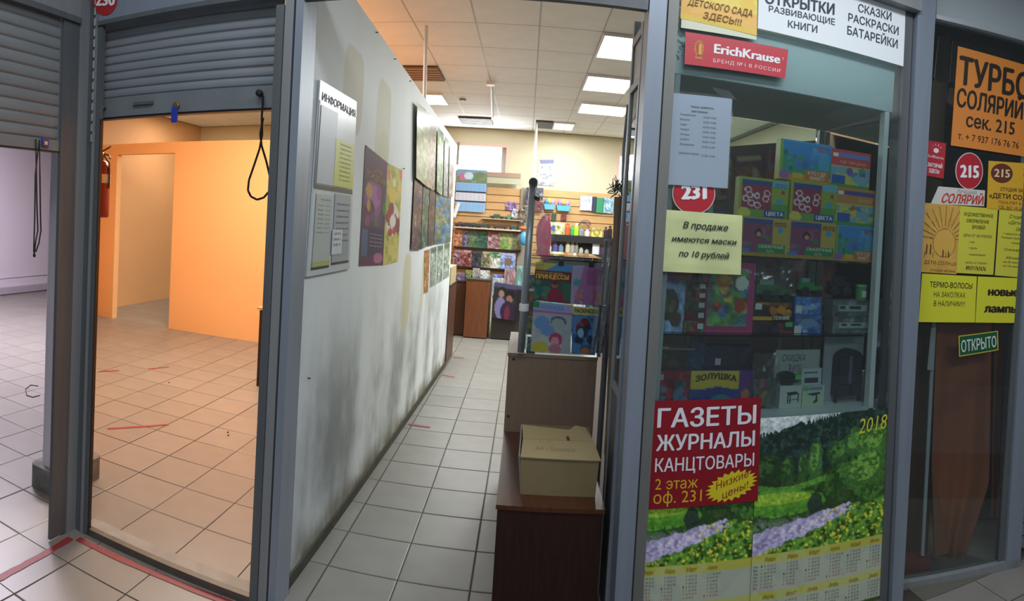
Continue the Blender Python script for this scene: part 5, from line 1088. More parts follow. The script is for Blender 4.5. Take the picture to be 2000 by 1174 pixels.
part(MB().prism([(x0_ + .004, yA + .112, zf + .031), (x1_ - .006, yA + .112, zf + .031), (x1_ - .03, yA + .25, zf + .045), (x0_ + .24, yA + .26, zf + .05), (x0_ + .21, yA + .22, zf + .042), (x0_ + .0, yA + .25, zf + .044)], (0, 0, .004)), 'flap', mat('carton_top', '#a08f68', .75), cb)
shape(cb, [flap.data.vertices[k].co[:] for k in (7, 6, 5, 4)], [(.62, .0), (.66, .0), (.66, -.25), (.62, -.25)], '#5a3028', 'torn_slit', .001)
letter(cb, [flap.data.vertices[k].co[:] for k in (7, 6, 5, 4)], [('А4 • Бумага', .18, .60, .70, .22, '#8a7a55')])
# counter panel and glass display with colouring books
cx0, cx1, cyf = -.055, .425, 3.25
ct = thing('display_counter', 'beige laminate counter panel under the glass display with colouring books', 'counter', (.2, 3.4, 0))
part(MB().box(cx0, cx1, cyf, cyf + .018, .0, .945), 'front_panel', WOOD_L, ct)
part(MB().box(cx0, cx0 + .018, cyf + .0185, 3.9, .0, .945), 'side_panel', mat('beige_side', '#5a4a3c', .5), ct)
part(MB().box(cx0 - .004, cx1 + .002, cyf - .006, 3.9, .946, .964), 'top', WOOD_L, ct)
part(MB().lathe([(.007, 0), (.007, .002)], (cx0 + .03, cyf - .001, .93), 10, (0, -1, 0)), 'screw', BLACK, ct); part(MB().lathe([(.007, 0), (.007, .002)], (cx0 + .02, cyf - .001, .62), 10, (0, -1, 0)), 'screw', BLACK, ct)
gcs = thing('glass_display', 'glass display standing on the beige counter', 'display', (.2, 3.6, .965))
part(MB().box(.03, .42, cyf + .012, cyf + .018, .966, 1.49), 'front_pane', GLASS, gcs)
part(MB().box(.03, .036, cyf + .02, 3.88, .966, 1.49), 'side_pane', GLASS, gcs)
part(MB().box(.424, .44, cyf - .002, cyf + .03, .966, 1.60), 'metal_strip', ALU_D, gcs)
part(MB().box(.03, .42, cyf + .02, 3.88, 1.491, 1.497), 'top_pane', GLASS, gcs)
part(MB().box(.04, .41, cyf + .05, 3.85, 1.20, 1.206), 'glass_shelf', GLASS, gcs)
ydb = cyf + .004
def dbook(pts, cv, label, words, off):
    q_ = quad(PY(ydb), *pts, off=off); o = painted('colouring_book', cv, *q_, .004, None, .35); tag(o, label, 'book', 'colouring books clipped to the glass display'); letter(o, q_, words); return o
c = Cv(34, 40, '#2c4a44'); c.rect(0, 0, 1, .22, '#3f7fae').m((c.V < .2) & (c.U + c.V * 1.8 < .62), '#a8a83a').rect(.0, .18, 1, .46, '#5a1f2c').m((c.V > .45) & (((c.U - .55) / .34) ** 2 + ((c.V - 1.0) / .36) ** 2 < 1), '#7c1f3a').spots(8, ['#2f6a4f', '#1f5a5c', '#3a7a5a'], (.02, .5, .35, .95), (.06, .14), 2).ell(.55, .56, .09, .08, '#8a5a4a').ell(.55, .50, .09, .05, '#4a2430').rect(.78, .5, 1, .96, '#2c6a50', .6)
dbook([(1046, 512), (1117, 517), (1114, 594), (1042, 586)], c, 'princess colouring book, upper left on the glass display', [('РАСКРАСКА ДЛЯ ДЕВОЧЕК', .04, .27, .75, .04, '#c9b86a', dict(res=1)), ('ПРИНЦЕССЫ', .03, .42, .93, .12, '#c8a83a', dict(bold=.04, dv=-.03))], .001)
c = Cv(30, 40, '#8a5f8e'); c.m(c.U + c.V * .25 < .36, '#8f8ab0').ell(.17, .44, .12, .10, '#3f8a8c').rect(.45, .1, 1, .5, '#7c4674', .8).spots(12, ['#a8705a', '#a8909a', '#8a4a6a'], (.15, .6, .95, .95), (.05, .1), 4)
dbook([(1118, 518), (1184, 520), (1171, 597), (1114, 594)], c, 'faded mauve colouring book, upper right on the glass display', [], .0012)
c = Cv(36, 46, '#8f9ea8'); c.rect(0, 0, 1, .17, '#8c98c0').rect(0, .17, 1, .21, '#a05a92').rect(0, 0, .16, .12, '#2f7a4a'); nz = c.noise(4, 3); c.m((c.V > .22) & (nz > .52), '#a8b0ac', .7).ell(.25, .42, .20, .14, '#5f88b8').ell(.40, .55, .18, .12, '#5f88b8').ell(.66, .36, .2, .11, '#3f5470').ell(.66, .39, .16, .10, '#8c9c9a').ell(.62, .72, .17, .13, '#9a3a5c').ell(.60, .76, .10, .09, '#c08a96').ell(.22, .90, .22, .12, '#a8a83f').ell(.60, .92, .16, .1, '#a06a80').rect(.75, .5, .98, .98, '#8a96a0', .6)
dbook([(1042, 588), (1118, 596), (1114, 692), (1036, 686)], c, 'pale blue colouring book with a white title, lower left on the glass display', [('РАСКРАСКА', .18, .135, .78, .09, '#5a86c0', dict(bold=.04))], .002)
c = Cv(30, 46, '#2f5a86'); nz = c.noise(4, 6); c.m(nz > .5, '#4f7fae', .8).rect(0, 0, 1, .17, '#b8ae6a').ell(.5, .35, .2, .12, '#5a3028').ell(.3, .42, .15, .10, '#8a3a4a').spots(9, ['#1f2a44', '#28304c', '#22324a'], (.2, .4, .95, .9), (.07, .16), 7).ell(.35, .55, .12, .10, '#7fa8c8').ell(.6, .93, .2, .07, '#a86a3a')
dbook([(1118, 598), (1171, 602), (1162, 694), (1116, 691)], c, 'dark blue colouring book with a yellow title, lower right on the glass display', [('РАСКРАСКА', .08, .125, .95, .085, '#3a4a3a', dict(bold=.04))], .0022)
for k, (x, y) in enumerate(((1096, 514), (1155, 517))):
    p = PY(ydb - .002).at(x, y); o = tag(MB().box(p.x - .014, p.x + .014, p.y - .008, p.y + .003, p.z - .012, p.z + .012).build('binder_clip', BLACK), 'black binder clip holding the %s colouring book' % ['princess', 'mauve'][k], 'clip', 'binder clips on the display')
    MB().tube([p + Vector((-.006, 0, .012)), p + Vector((-.004, 0, .028)), p + Vector((.004, 0, .028)), p + Vector((.006, 0, .012))], .0012, 6).build('wire_handle', CHROME, o)
# tubes of the display frame
pa, pb = PY(cyf - .03).at(1017, 688), PY(cyf - .03).at(1041, 362)
tb_ = thing('display_rack', 'chrome tube stand rising at the left corner of the beige counter', 'rack', tuple(pa))
part(MB().tube([pa, pb], .019, 14), 'upright', mat('dull_chrome', '#9aa2a8', .3, .3), tb_, True)
pe = pb + Vector((0, -.03, .015))
part(MB().tube([pe, pe + Vector((.01, 1.4, 0))], .024, 14), 'cross_tube', _M['dull_chrome'], tb_, True)
part(MB().lathe([(.019, 0), (.019, .002)], pe, 14, (0, -1, 0)), 'end_plug', BLACK, tb_)
pm = pa + (pb - pa) * .27; part(MB().lathe([(.024, -.02), (.026, -.015), (.026, .015), (.024, .02)], pm, 14), 'clamp', WHITE, tb_)
pk_ = PY(cyf - .03).at(1048, 390); part(MB().tube([pk_ + Vector((-.03, 0, .02)), pk_ + Vector((.004, -.01, .006))], .012, 10).lathe([(.012, 0), (.012, .004)], pk_ + Vector((.006, -.012, .004)), 10, (0, -1, 0)), 'hook', BLACK, tb_)
pr_ = PY(cyf - .03).at(1030, 515); part(MB().tube([pr_, pr_ + Vector((.09, 0, -.0))], .003, 6), 'wire', CHROME, tb_)
for k, (y0_, y1_, col, lb) in enumerate(((530, 556, '#8fb0b4', 'pale turquoise'), (560, 606, '#b0705a', 'orange brown'), (610, 640, '#a8a04c', 'yellow green'), (644, 680, '#9aa4ac', 'silvery'))):
    a = PY(cyf + .3).at(1030, y0_); b = PY(cyf + .3).at(1043, y1_)
    zb__ = b.z if k < 3 else .9662
    tag(painted('hanging_pack', pic([col, '#5a5f66', col], 250 + k, 5, None, 8, 12), (a.x, cyf + .06, a.z), (b.x, cyf + .06, a.z), (b.x, cyf + .06, zb__), (a.x, cyf + .06, zb__), .02), '%s pack in the gap between the tube and the colouring books' % lb, 'pack', 'packs beside the colouring books')
# pink costume in a bag
p0_ = PY(4.4).at(1060, 420); p1_ = PY(4.4).at(1066, 505)
pc_ = thing('costume_bag', 'pink doll costume in a clear bag hanging from the rack', 'bag', tuple(p1_))
part(MB().blob(((p0_.x + p1_.x) / 2, 4.4, (p0_.z + p1_.z) / 2), (.055, .03, .155), 16, 12, .22, 4), 'costume', mat('pink_fabric', '#f0608e', .6, col2='#d8a0b8', scale=14), pc_, True)
part(MB().blob((p1_.x + .005, 4.4, p1_.z + .02), (.035, .028, .03), 12, 8, .1, 6), 'pink_shoe', mat('hot_pink', '#cf3f6a', .5), pc_, True)
part(MB().tube([(p0_.x, 4.4, p0_.z + .01), (p0_.x - .01, 4.34, p0_.z + .08)], .003, 6), 'hanger_hook', CHROME, pc_)
wrap(1047, 408, 1080, 508, 4.34, .02, 'film_wrap', 'clear film around the pink doll costume', 12)
bl = PY(4.4).at(1012, 600)
# white ceiling cable with a thick lower end
tag(MB().tube([Vector((PY(9.2).at(1048, 238).x, 9.2, CEIL - .004)), PY(9.2).at(1046, 280), PY(9.2).at(1043, 352)], [.014, .022, .012], 8).build('hanging_cable', WHITE), 'thin white cable hanging from the ceiling above the rack', 'cable')
# glazed door leaf and hanging film on the right of the doorway
dl = thing('glass_door', 'narrow glazed grey door leaf with a solid lower panel, folded open inwards', 'door', (.42, 2.45, 0))
dx0, dx1, dy0, dy1 = .405, .433, 2.37, 2.62
part(MB().box(dx0, dx1, dy0, dy0 + .03, .03, 2.48), 'stile', ALU_B, dl); part(MB().box(dx0, dx1, dy1 - .035, dy1, .03, 2.55), 'stile', ALU, dl)
for z, hh in ((.98, .03), (2.24, .03), (2.44, .035), (.03, .05)): part(MB().box(dx0, dx1, dy0 + .031, dy1 - .036, z, z + hh), 'rail', ALU, dl)
part(MB().box(dx0 + .008, dx0 + .014, dy0 + .031, dy1 - .036, 1.011, 2.239), 'pane', GLASS, dl)
part(MB().box(dx0 + .006, dx1 - .006, dy0 + .031, dy1 - .036, .081, .979), 'lower_panel', ALU_D, dl)
part(MB().box(dx0 + .008, dx0 + .014, dy0 + .031, dy1 - .036, 2.271, 2.439), 'upper_pane', mat('upper_panel', '#a3abb4', .4), dl)
tag(MB().tube([PY(2.9).at(1226, 205), PY(2.9).at(1218, 290), PY(2.9).at(1214, 420), PY(2.9).at(1200, 700), PY(2.9).at(1196, 800)], .007, 8).build('grey_cable', mat('cable_grey', '#9aa1a6', .4)), 'thin grey tube curving down behind the open door leaf', 'cable')
hr = thing('hanging_rail', 'grey metal upright of the rack of film bags beside the counter', 'rack', (.5, 3.15, 0))
q0 = PY(3.15)
part(MB().tube([(.452, 3.15, 0), (.452, 3.15, 1.60)], .016, 10), 'upright', ALU_D, hr); part(MB().tube([(.56, 3.0, 0), (.56, 3.0, 2.0)], .012, 10), 'upright', mat('pale_post', '#9c948a', .5), hr)
part(MB().tube([(.452, 3.15, 1.58), (.56, 3.0, 1.62)], .008, 8), 'cross_bar', ALU, hr)
for k, (x0, x1, y0, y1, yy_) in enumerate(((1168, 1187, 478, 690, 3.10), (1184, 1206, 480, 700, 3.02), (1200, 1222, 486, 720, 2.94))):
    wrap(x0, y0, x1, y1, yy_, .03, 'film_bag', 'clear glossy film bag hanging in front of the rack, %s of three' % ['left', 'middle', 'right'][k], 40 + k, 'clear film bags by the door')
for k, (x0, y0, x1, y1, col) in enumerate(((1170, 596, 1186, 690, '#3a4468'), (1188, 590, 1204, 700, '#5a4a58'), (1208, 600, 1218, 720, '#4a4a6a'))):
    a = PY(3.12 - .08 * k).at(x0, y0); b = PY(3.12 - .08 * k).at(x1, y1)
    tag(painted('magazine', pic([col, '#2c3038', '#6a6a80'], 130 + k, 6, None, 10, 24), (a.x, a.y, a.z), (b.x, a.y, a.z), (b.x, a.y, b.z), (a.x, a.y, b.z), .006, None, .3), '%s magazine inside the glossy film beside the door leaf' % ['dark blue', 'greyish', 'violet'][k], 'magazine')
gd = MB(); rr = random.Random(2)
for k in range(60):
    p = PY(2.8).at(1206 + rr.uniform(-8, 8), 368 + rr.uniform(-7, 10)); gd.tube([p, p + Vector((rr.uniform(-.04, .04), rr.uniform(-.02, .02), rr.uniform(-.03, .05)))], .0022, 4)
tag(gd.build('feather_duster', mat('dark_tinsel', '#34383a', .5)), 'dark bristly duster on top of a brown tube beside the door leaf', 'duster')
tag(MB().tube([PY(2.8).at(1208, 385), Vector((PY(2.8).at(1195, 900).x, 2.8, .002))], .02, 10).build('brown_tube', mat('tube_brown', '#7a6a5e', .6, var=.3, scale=9)), 'brown cardboard tube standing behind the film bags', 'tube')

# ================================================================ REAR OF THE SHOP
BY = 10.08
def wb(px0, py0, px1, py1, y):   # an upright box seen between two picture points at depth y
    a = PY(y).at(px0, py0); b = PY(y).at(px1, py1); return a.x, b.x, b.z, a.z
def slatwall(name, label, px0, px1, py0, py1, n, y=BY, m=WOOD_S):
    x0, x1, z0, z1 = wb(px0, py0, px1, py1, y); s = struct(MB().box(x0, x1, y + .014, y + .03, z0, z1).build(name, mat('slat_groove', '#6b4c2e', .7)), label)
    h_ = (z1 - z0) / n
    for k in range(n): MB().box(x0, x1, y, y + .0135, z0 + k * h_ + .012, z0 + (k + 1) * h_).build('slat', m, s)
    return s
slatwall('wall_slats', 'slatted beige display wall behind the left shelves', 886, 1026, 362, 548, 12)
slatwall('wall_slats', 'slatted beige display wall behind the right shelves', 1028, 1226, 368, 560, 12)
x0, x1, z0, z1 = wb(886, 332, 1016, 361, BY - .01)
hb = thing('header_board', 'beige header board on top of the left slatted wall with two pale strips', 'board', ((x0 + x1) / 2, BY, z0))
part(MB().box(x0, x1, BY - .01, BY + .02, z0 + .11, z1), 'board', mat('header_beige', '#a98d77', .6), hb); part(MB().box(x0, x1, BY - .02, BY + .02, z0, z0 + .095), 'pale_strip', mat('pale_green', '#b9baa0', .6), hb)
part(MB().box(x0, x1, BY - .02, BY - .0, z0 + .096, z0 + .108), 'groove', mat('groove_green', '#7c8a7c', .6), hb)
x0, x1, z0, z1 = wb(1068, 308, 1086, 308, BACK - .02)
a = PY(BACK - .012)
q = quad(a, (1053, 312), (1086, 311), (1082, 363), (1048, 361)); o = painted('wall_sheet', pic(['#c6c9d0', '#aeb2c0', '#d2d4d8'], 141, 14, None, 22, 34).rect(.05, .03, .9, .17, '#7c7fa0'), *q, .002); tag(o, 'white printed sheet with small drawings on the cream back wall', 'poster')
def shelf(label, px0, px1, py, z_px, depth, m, y=BY, th=.02):
    x0, x1, z0, z1 = wb(px0, py, px1, py + 1, y - depth); z = PY(y - depth).at((px0 + px1) / 2, py).z
    return tag(MB().box(x0, x1, y - depth, y - .002, z - th, z).build('shelf', m), label, 'shelf', 'wall shelves at the rear'), z
SH_P = mat('shelf_pale', '#c9c3b2', .5); SH_B = mat('shelf_black', '#17181c', .5)
_, zL1 = shelf('pale narrow shelf above the upper magazine row', 886, 1017, 446, 0, .22, SH_P)
_, zL2 = shelf('pale glass shelf under the toy guns at the left', 940, 1017, 428, 0, .14, SH_P, th=.01)
_, zR1 = shelf('upper black shelf on the right slatted wall', 1062, 1205, 461, 0, .25, SH_B, th=.11)
_, zR2 = shelf('lower black shelf on the right slatted wall', 1062, 1192, 495, 0, .25, SH_B, th=.11)
_, zL3 = shelf('dark ledge under the upper magazine row', 886, 1017, 485, 0, .10, SH_B)
_, zL4 = shelf('dark ledge under the lower magazine row', 886, 1010, 523, 0, .10, SH_B)
def good(name, label, px0, py0, px1, py1, y, cv=None, col=None, depth=.03, cat=None, group=None, z=None, words=None, rough=.45):
    x0, x1, z0, z1 = wb(px0, py0, px1, py1, y)
    if z is not None: z1 = z + (z1 - z0); z0 = z
    o = painted(name, cv or Cv(4, 4, col), (x0, y, z1), (x1, y, z1), (x1, y, z0), (x0, y, z0), depth, None, rough)
    tag(o, label, cat or name.split('_')[-1], group)
    if words: letter(o, ((x0, y, z1), (x1, y, z1), (x1, y, z0), (x0, y, z0)), words)
    return o
# quarterly calendar
x0, x1, z0, z1 = wb(893, 330, 947, 417, BY - .04)
qc = thing('quarterly_calendar', 'three block quarterly calendar with blue and white blocks on the left slatted wall', 'calendar', ((x0 + x1) / 2, BY - .04, z0))
def qpart(nm, a_, b_, cv): H__ = z1 - z0; keep(painted(nm, cv, (x0, BY - .045, z1 - a_ * H__), (x1, BY - .045, z1 - a_ * H__), (x1, BY - .045, z1 - b_ * H__), (x0, BY - .045, z1 - b_ * H__), .01), qc)
cc = Cv(40, 22, '#7a9ab8'); nz = cc.noise(5, 9); cc.m(nz > .52, '#5a7a4a', .8).ell(.2, .6, .12, .3, '#c06a8c').ell(.4, .5, .15, .3, '#b8d0e0').rect(.65, .2, 1, 1, '#6a7a4a', .7)
def block(c0, seed):
    b = Cv(40, 14, c0)
    for r_ in range(5):
        for k in range(14): b.rect(.05 + k * .065, .2 + r_ * .15, .08 + k * .065, .27 + r_ * .15, '#5a7a9a' if k % 7 < 5 else '#b05a5a', .5)
    return b
qpart('picture', 0, .29, cc); qpart('month_block', .31, .50, block('#7fb0de', 1)); qpart('navy_strip', .502, .535, Cv(4, 4, '#22304f')); qpart('month_block', .54, .72, block('#c9ccd8', 2)); qpart('navy_strip', .722, .755, Cv(4, 4, '#22304f')); qpart('month_block', .76, .98, block('#86b4de', 3))
tag(MB().tube([PY(BY - .08).at(896, 396), PY(BY - .08).at(886, 424)], .035, 10).build('paper_roll', WHITE), 'white paper roll leaning at the left end of the rear shelves', 'roll')
good('small_picture_card', 'purple and pink card hanging on the left slatted wall', 988, 394, 1009, 412, BY - .02, pic(['#6a4a80', '#b098b0', '#4a2f6a'], 150, 4, None, 10, 10), None, .01, 'card')
good('small_picture_card', 'white and black card beside the pale post at the rear', 1000, 408, 1011, 427, BY - .04, pic(['#c0c4cc', '#3a3c50', '#8a8aa0'], 151, 3, None, 8, 10), None, .01, 'card')
# toy guns / cars on the shelf
for k, (a_, b_, t_, base, col, lb) in enumerate(((888, 912, 426, 0, '#5a3438', 'reddish'), (914, 938, 425, 0, '#3a4a44', 'dark teal'), (896, 930, 433, 1, '#2c2f38', 'black'), (932, 960, 432, 1, '#3a3f3c', 'charcoal'), (957, 985, 418, 2, '#3f5144', 'dark green'), (986, 1003, 416, 2, '#5d7f5f', 'light green'), (962, 992, 433, 1, '#4a3436', 'dark maroon'), (994, 1015, 434, 1, '#2f4a44', 'green black'))):
    zz_ = {0: zL1 + .10, 1: zL1, 2: zL2}[base]; y_ = BY - (.10 if base != 1 else .17)
    x0, x1, z0, z1 = wb(a_, t_, b_, t_ + 11, y_); h_ = z1 - z0
    t = thing('toy_car', '%s toy car on the rear shelves, %s' % (lb, ['behind the front row left', 'behind the front row', 'in the front row', 'in the front row', 'on the glass shelf', 'on the glass shelf right', 'in the front row', 'in the front row right'][k]), 'toy', ((x0 + x1) / 2, y_, zz_), 'dark toy cars on the rear left shelf')
    if base == 0: zz_ = zL1 + .0
    part(MB().box(x0, x1, y_ - .03, y_ + .03, zz_ + h_ * .15, zz_ + h_ * .6).hexa([(x0 + .2 * (x1 - x0), y_ - .025, zz_ + h_ * .6), (x0 + .75 * (x1 - x0), y_ - .025, zz_ + h_ * .6), (x0 + .75 * (x1 - x0), y_ + .025, zz_ + h_ * .6), (x0 + .2 * (x1 - x0), y_ + .025, zz_ + h_ * .6)], [(x0 + .3 * (x1 - x0), y_ - .02, zz_ + h_), (x0 + .65 * (x1 - x0), y_ - .02, zz_ + h_), (x0 + .65 * (x1 - x0), y_ + .02, zz_ + h_), (x0 + .3 * (x1 - x0), y_ + .02, zz_ + h_)]), 'body', mat('car_' + col[1:], col, .4), t)
    for ux in (.2, .8):
        part(MB().lathe([(h_ * .22, -.035), (h_ * .22, .035)], (x0 + ux * (x1 - x0), y_, zz_ + h_ * .22), 10, (0, 1, 0)), 'wheel', WHEEL, t)
# magazine rows
row1 = [(886, 903, ['#a8653c', '#c9a088', '#7a3f34'], 'orange'), (904, 915, ['#54506a', '#8a8a98', '#3a3644'], 'slate'), (916, 932, ['#5a7a44', '#6a7a8c', '#3a5a3c'], 'green and grey'), (933, 952, ['#2f5a4a', '#4a7a68', '#28303c'], 'dark teal'), (954, 976, ['#b09aa0', '#8a4a4a', '#c9b8b0'], 'pinkish white'), (978, 1000, ['#6a9a4a', '#a8a07a', '#c9a878'], 'leafy green'), (1001, 1015, ['#7a8a5a', '#8a6a7a', '#b07a5a'], 'olive')]
for k, (a_, b_, pal, lb) in enumerate(row1):
    good('magazine', '%s magazine in the upper row of the rear left wall' % lb, a_, 449, b_, 483, BY - .09 - .004 * (k % 2), pic(pal, 160 + k, 8, pal[1], 12, 18), None, .015, 'magazine', 'magazines on the rear left wall', zL3 + .001)
row2 = [(886, 903, ['#7a4a58', '#a88a90', '#3a3a44'], 'wine red'), (904, 920, ['#8a3a34', '#b8a8a8', '#4a2f30'], 'brick red'), (921, 940, ['#30343c', '#4a5058', '#22262c'], 'black'), (941, 957, ['#5a5f4a', '#b8b08a', '#3a4030'], 'khaki'), (959, 977, ['#d0cfc8', '#3f7a4a', '#b84a4a'], 'white, green and red'), (979, 1006, ['#7f8fc0', '#9aa8d0', '#6a6a78'], 'light blue')]
for k, (a_, b_, pal, lb) in enumerate(row2):
    good('magazine', '%s magazine in the lower row of the rear left wall' % lb, a_, 488, b_, 521, BY - .09 - .004 * (k % 2), pic(pal, 170 + k, 8 if k < 5 else 2, pal[1], 12, 18) if k < 5 else pic(pal, 176, 0, '#a8b4dc', 14, 18).rect(.3, .35, .75, .8, '#7a6a58'), None, .015, 'magazine', 'magazines on the rear left wall', zL4 + .001)
bo = PY(9.88).at(1023, 466); tag(MB().blob((bo.x, 9.82, bo.z), (.067, .05, .11), 16, 10).build('blue_balloon_toy', mat('sky_blue', '#4f9fd0', .25), smooth=True), 'shiny blue oval toy hanging left of the chrome tube', 'toy')
oo = PY(9.99).at(1020, 448); tag(MB().blob((oo.x + .02, 9.93, zL1 + .037), (.07, .05, .035), 14, 8, .2, 3).build('orange_toy', mat('toy_orange', '#c8743a', .5), smooth=True), 'flat orange toy above the shiny blue one', 'toy')
# counters at the rear
Z0 = 0
cab('counter_cabinet', 'narrow brown cabinet at the left end of the rear counter', -1.00, -.83, 8.80, 9.3, 0, .80, mat('brown_dark2', '#51311f', .4, var=.3, scale=5, stretch=(12, 12, 1)), BLACK)
cab('counter_cabinet', 'wide reddish brown cabinet in the middle of the rear counter', -.815, -.475, 8.68, 9.3, 0, .855, WOOD_M, mat('edge_green', '#3a3c2c', .6))
cab('counter_cabinet', 'low dark olive cabinet behind the leaning poster', -.425, .60, 8.72, 9.3, 0, .62, mat('olive_dark', '#37302a', .5, var=.2, scale=5), None)
q = quad(PY(8.66), (966, 551), (1021, 559), (1013, 628), (960, 620))
c = Cv(34, 44, '#2a2630'); c.rect(0, 0, 1, .12, '#4a4668').ell(.3, .22, .16, .12, '#1c1a22').ell(.28, .30, .10, .10, '#9a7a66').ell(.28, .7, .20, .30, '#7a78a8').ell(.60, .30, .18, .14, '#121018').ell(.58, .42, .12, .10, '#8a6456').ell(.56, .78, .27, .30, '#2a1c38').ell(.54, .82, .10, .22, '#6a2440').rect(.8, .1, 1, 1, '#16141a', .8)
o = painted('leaning_poster', c, *q, .006); tag(o, 'dark poster of two people leaning against the rear counter', 'poster')
items3 = [(893, 908, 533, 548, '#6a5a94', 'violet'), (910, 922, 528, 546, '#7a8a4a', 'olive'), (924, 936, 524, 538, '#a8a49a', 'beige'), (938, 956, 528, 540, '#c8ccd4', 'white'), (920, 955, 541, 549, '#8f9aa8', 'grey blue'), (962, 985, 536, 543, '#6a78b0', 'blue'), (962, 986, 543, 551, '#a8b8b8', 'pale'), (986, 1006, 526, 553, '#8a5a5c', 'patterned red'), (1010, 1024, 520, 556, '#6fa098', 'turquoise')]
for k, (a_, b_, t_, bb_, col, lb) in enumerate(items3):
    zb_ = .856 if b_ < 958 else .6205; y_ = 8.86 + (k % 3) * .07
    if a_ < 909: zb_ = .801; y_ = 8.95
    x0, x1, z0, z1 = wb(a_, t_, b_, bb_, y_); zt_ = max(z1, zb_ + .03)
    o = painted('stationery_stack', pic([col, '#8a8a90', col], 190 + k, 4, None, 10, 10), (x0, y_, zt_), (x1, y_, zt_), (x1, y_, zb_), (x0, y_, zb_), .06); tag(o, '%s stack of stationery on the rear counter' % lb, 'stack', 'stationery on the rear counter')
# wood upright at the end of the partition with a cream box
wu = thing('end_cabinet', 'tall narrow brown cabinet at the far end of the white partition', 'cabinet', (-.9, 7.2, 0))
part(MB().box(-.95, -.826, 6.87, 7.50, .0, .905), 'body', mat('end_brown', '#5a3a2a', .4, var=.3, scale=4, stretch=(12, 12, 1)), wu); part(MB().box(-.95, -.820, 6.865, 7.50, .906, .925), 'top', WOOD_D, wu)
tag(MB().box(-.94, -.83, 6.90, 7.44, .926, 1.13).build('cream_box', mat('cream_card', '#b5a67e', .6)), 'cream cardboard box on the narrow brown cabinet', 'box')
# right slat wall goods
def bagx(px0, py0, px1, py1, c1, c2, label):
    x0, x1, z0, z1 = wb(px0, py0, px1, py1, BY - .05); t = thing('toy_basket', label, 'toy', ((x0 + x1) / 2, BY - .05, z0), 'pastel toy sets on the right slatted wall')
    part(MB().hexa([(x0, BY - .09, z0 + (z1 - z0) * .42), (x1, BY - .09, z0 + (z1 - z0) * .42), (x1 - .02, BY - .08, z0), (x0 + .02, BY - .08, z0)], [(x0, BY - .01, z0 + (z1 - z0) * .42), (x1, BY - .01, z0 + (z1 - z0) * .42), (x1 - .02, BY - .01, z0), (x0 + .02, BY - .01, z0)]), 'basket', mat('basket_' + c1[1:], c1, .4), t)
    for k, cc_ in enumerate((c2, '#d8c84a', '#d088b0')): part(MB().blob((x0 + (x1 - x0) * (.25 + .25 * k), BY - .06, z0 + (z1 - z0) * (.60 + .1 * (k % 2))), (.045, .03, .05), 10, 8, .1, k), 'toy_piece', mat('piece_' + cc_[1:], cc_, .4), t, True)
bagx(1063, 384, 1084, 410, '#6fb4d0', '#3f86d0', 'blue and pink pastel toy set on the right slatted wall'); bagx(1088, 386, 1114, 413, '#5fb8c8', '#a07ac8', 'lilac and turquoise pastel toy set on the right slatted wall')
good('album', 'white album with a faint drawing on the right slatted wall', 1134, 382, 1156, 412, BY - .05, pic(['#c8d0dc', '#b0b8cc', '#d8dce4'], 201, 6, None, 12, 16), None, .02, 'book', 'albums on the right slatted wall')
good('album', 'dark album with white lettering between the white and green ones', 1157, 384, 1164, 414, BY - .05, Cv(4, 6, '#28304a'), None, .02, 'book', 'albums on the right slatted wall')
good('album', 'green album on the right slatted wall', 1165, 386, 1178, 416, BY - .05, Cv(4, 6, '#2f8a5c'), None, .02, 'book', 'albums on the right slatted wall')
good('album', 'pale blue album at the right end of the slatted wall', 1179, 386, 1197, 417, BY - .05, pic(['#9fc8dc', '#6a8aa0', '#a8d0e0'], 204, 3, None, 10, 14), None, .02, 'book', 'albums on the right slatted wall')
for k, (a_, b_, col, lb) in enumerate(((1066, 1074, '#a8443a', 'red'), (1078, 1086, '#3f5a3a', 'green'), (1096, 1106, '#8a2f3a', 'crimson'))):
    good('hanging_toy', 'small %s toy hanging above the patterned box' % lb, a_, 417, b_, 432, BY - .03, pic([col, '#2c2a2c', col], 210 + k, 3, None, 6, 8), None, .01, 'toy', 'small hanging toys at the rear')
yr = BY - .2
good('patterned_box', 'long cream box with a blue and green pattern on the upper black shelf', 1066, 430, 1103, 456, yr, pic(['#c8c48a', '#d8d4b8', '#8a9a4a', '#b0aa70'], 220, 12, None, 24, 16).ell(.4, .5, .12, .25, '#4a5fa0'), None, .12, 'box', None, zR1 + .001)
def bottle(name, label, px0, py0, px1, py1, m, z, cat='bottle', lid=None, y=yr + .03, group='bottles and jars on the rear black shelves'):
    x0, x1, z0, z1 = wb(px0, py0, px1, py1, y); h_ = z1 - z0; r_ = (x1 - x0) / 2; cx = (x0 + x1) / 2
    t = thing(name, label, cat, (cx, y, z), group); part(MB().lathe([(r_ * .92, 0), (r_, .01), (r_, h_ * .7), (r_ * .6, h_ * .80)], (cx, y, z), 14), 'body', m, t)
    part(MB().lathe([(r_ * .6, h_ * .825), (r_ * .6, h_)], (cx, y, z), 14), 'cap', lid or m, t); return t
bottle('bottle', 'orange red bottle beside the long patterned box', 1104, 436, 1113, 459, mat('b_orange', '#e0603a', .4), zR1 + .001)
bottle('bottle', 'green bottle right of the orange one', 1115, 440, 1121, 459, mat('b_green', '#3fa860', .4), zR1 + .001)
bottle('bottle', 'lime yellow bottle with a white cap', 1122, 434, 1130, 459, mat('b_lime', '#b4dc3c', .4), zR1 + .001, lid=WHITE)
bottle('jar', 'grey jar on the upper black shelf', 1131, 443, 1140, 460, mat('b_grey', '#8a8f98', .4), zR1 + .001, 'jar')
bottle('jar', 'white jar with a pale lid on the upper black shelf', 1143, 447, 1151, 461, mat('b_white', '#dfe3ea', .4), zR1 + .001, 'jar')
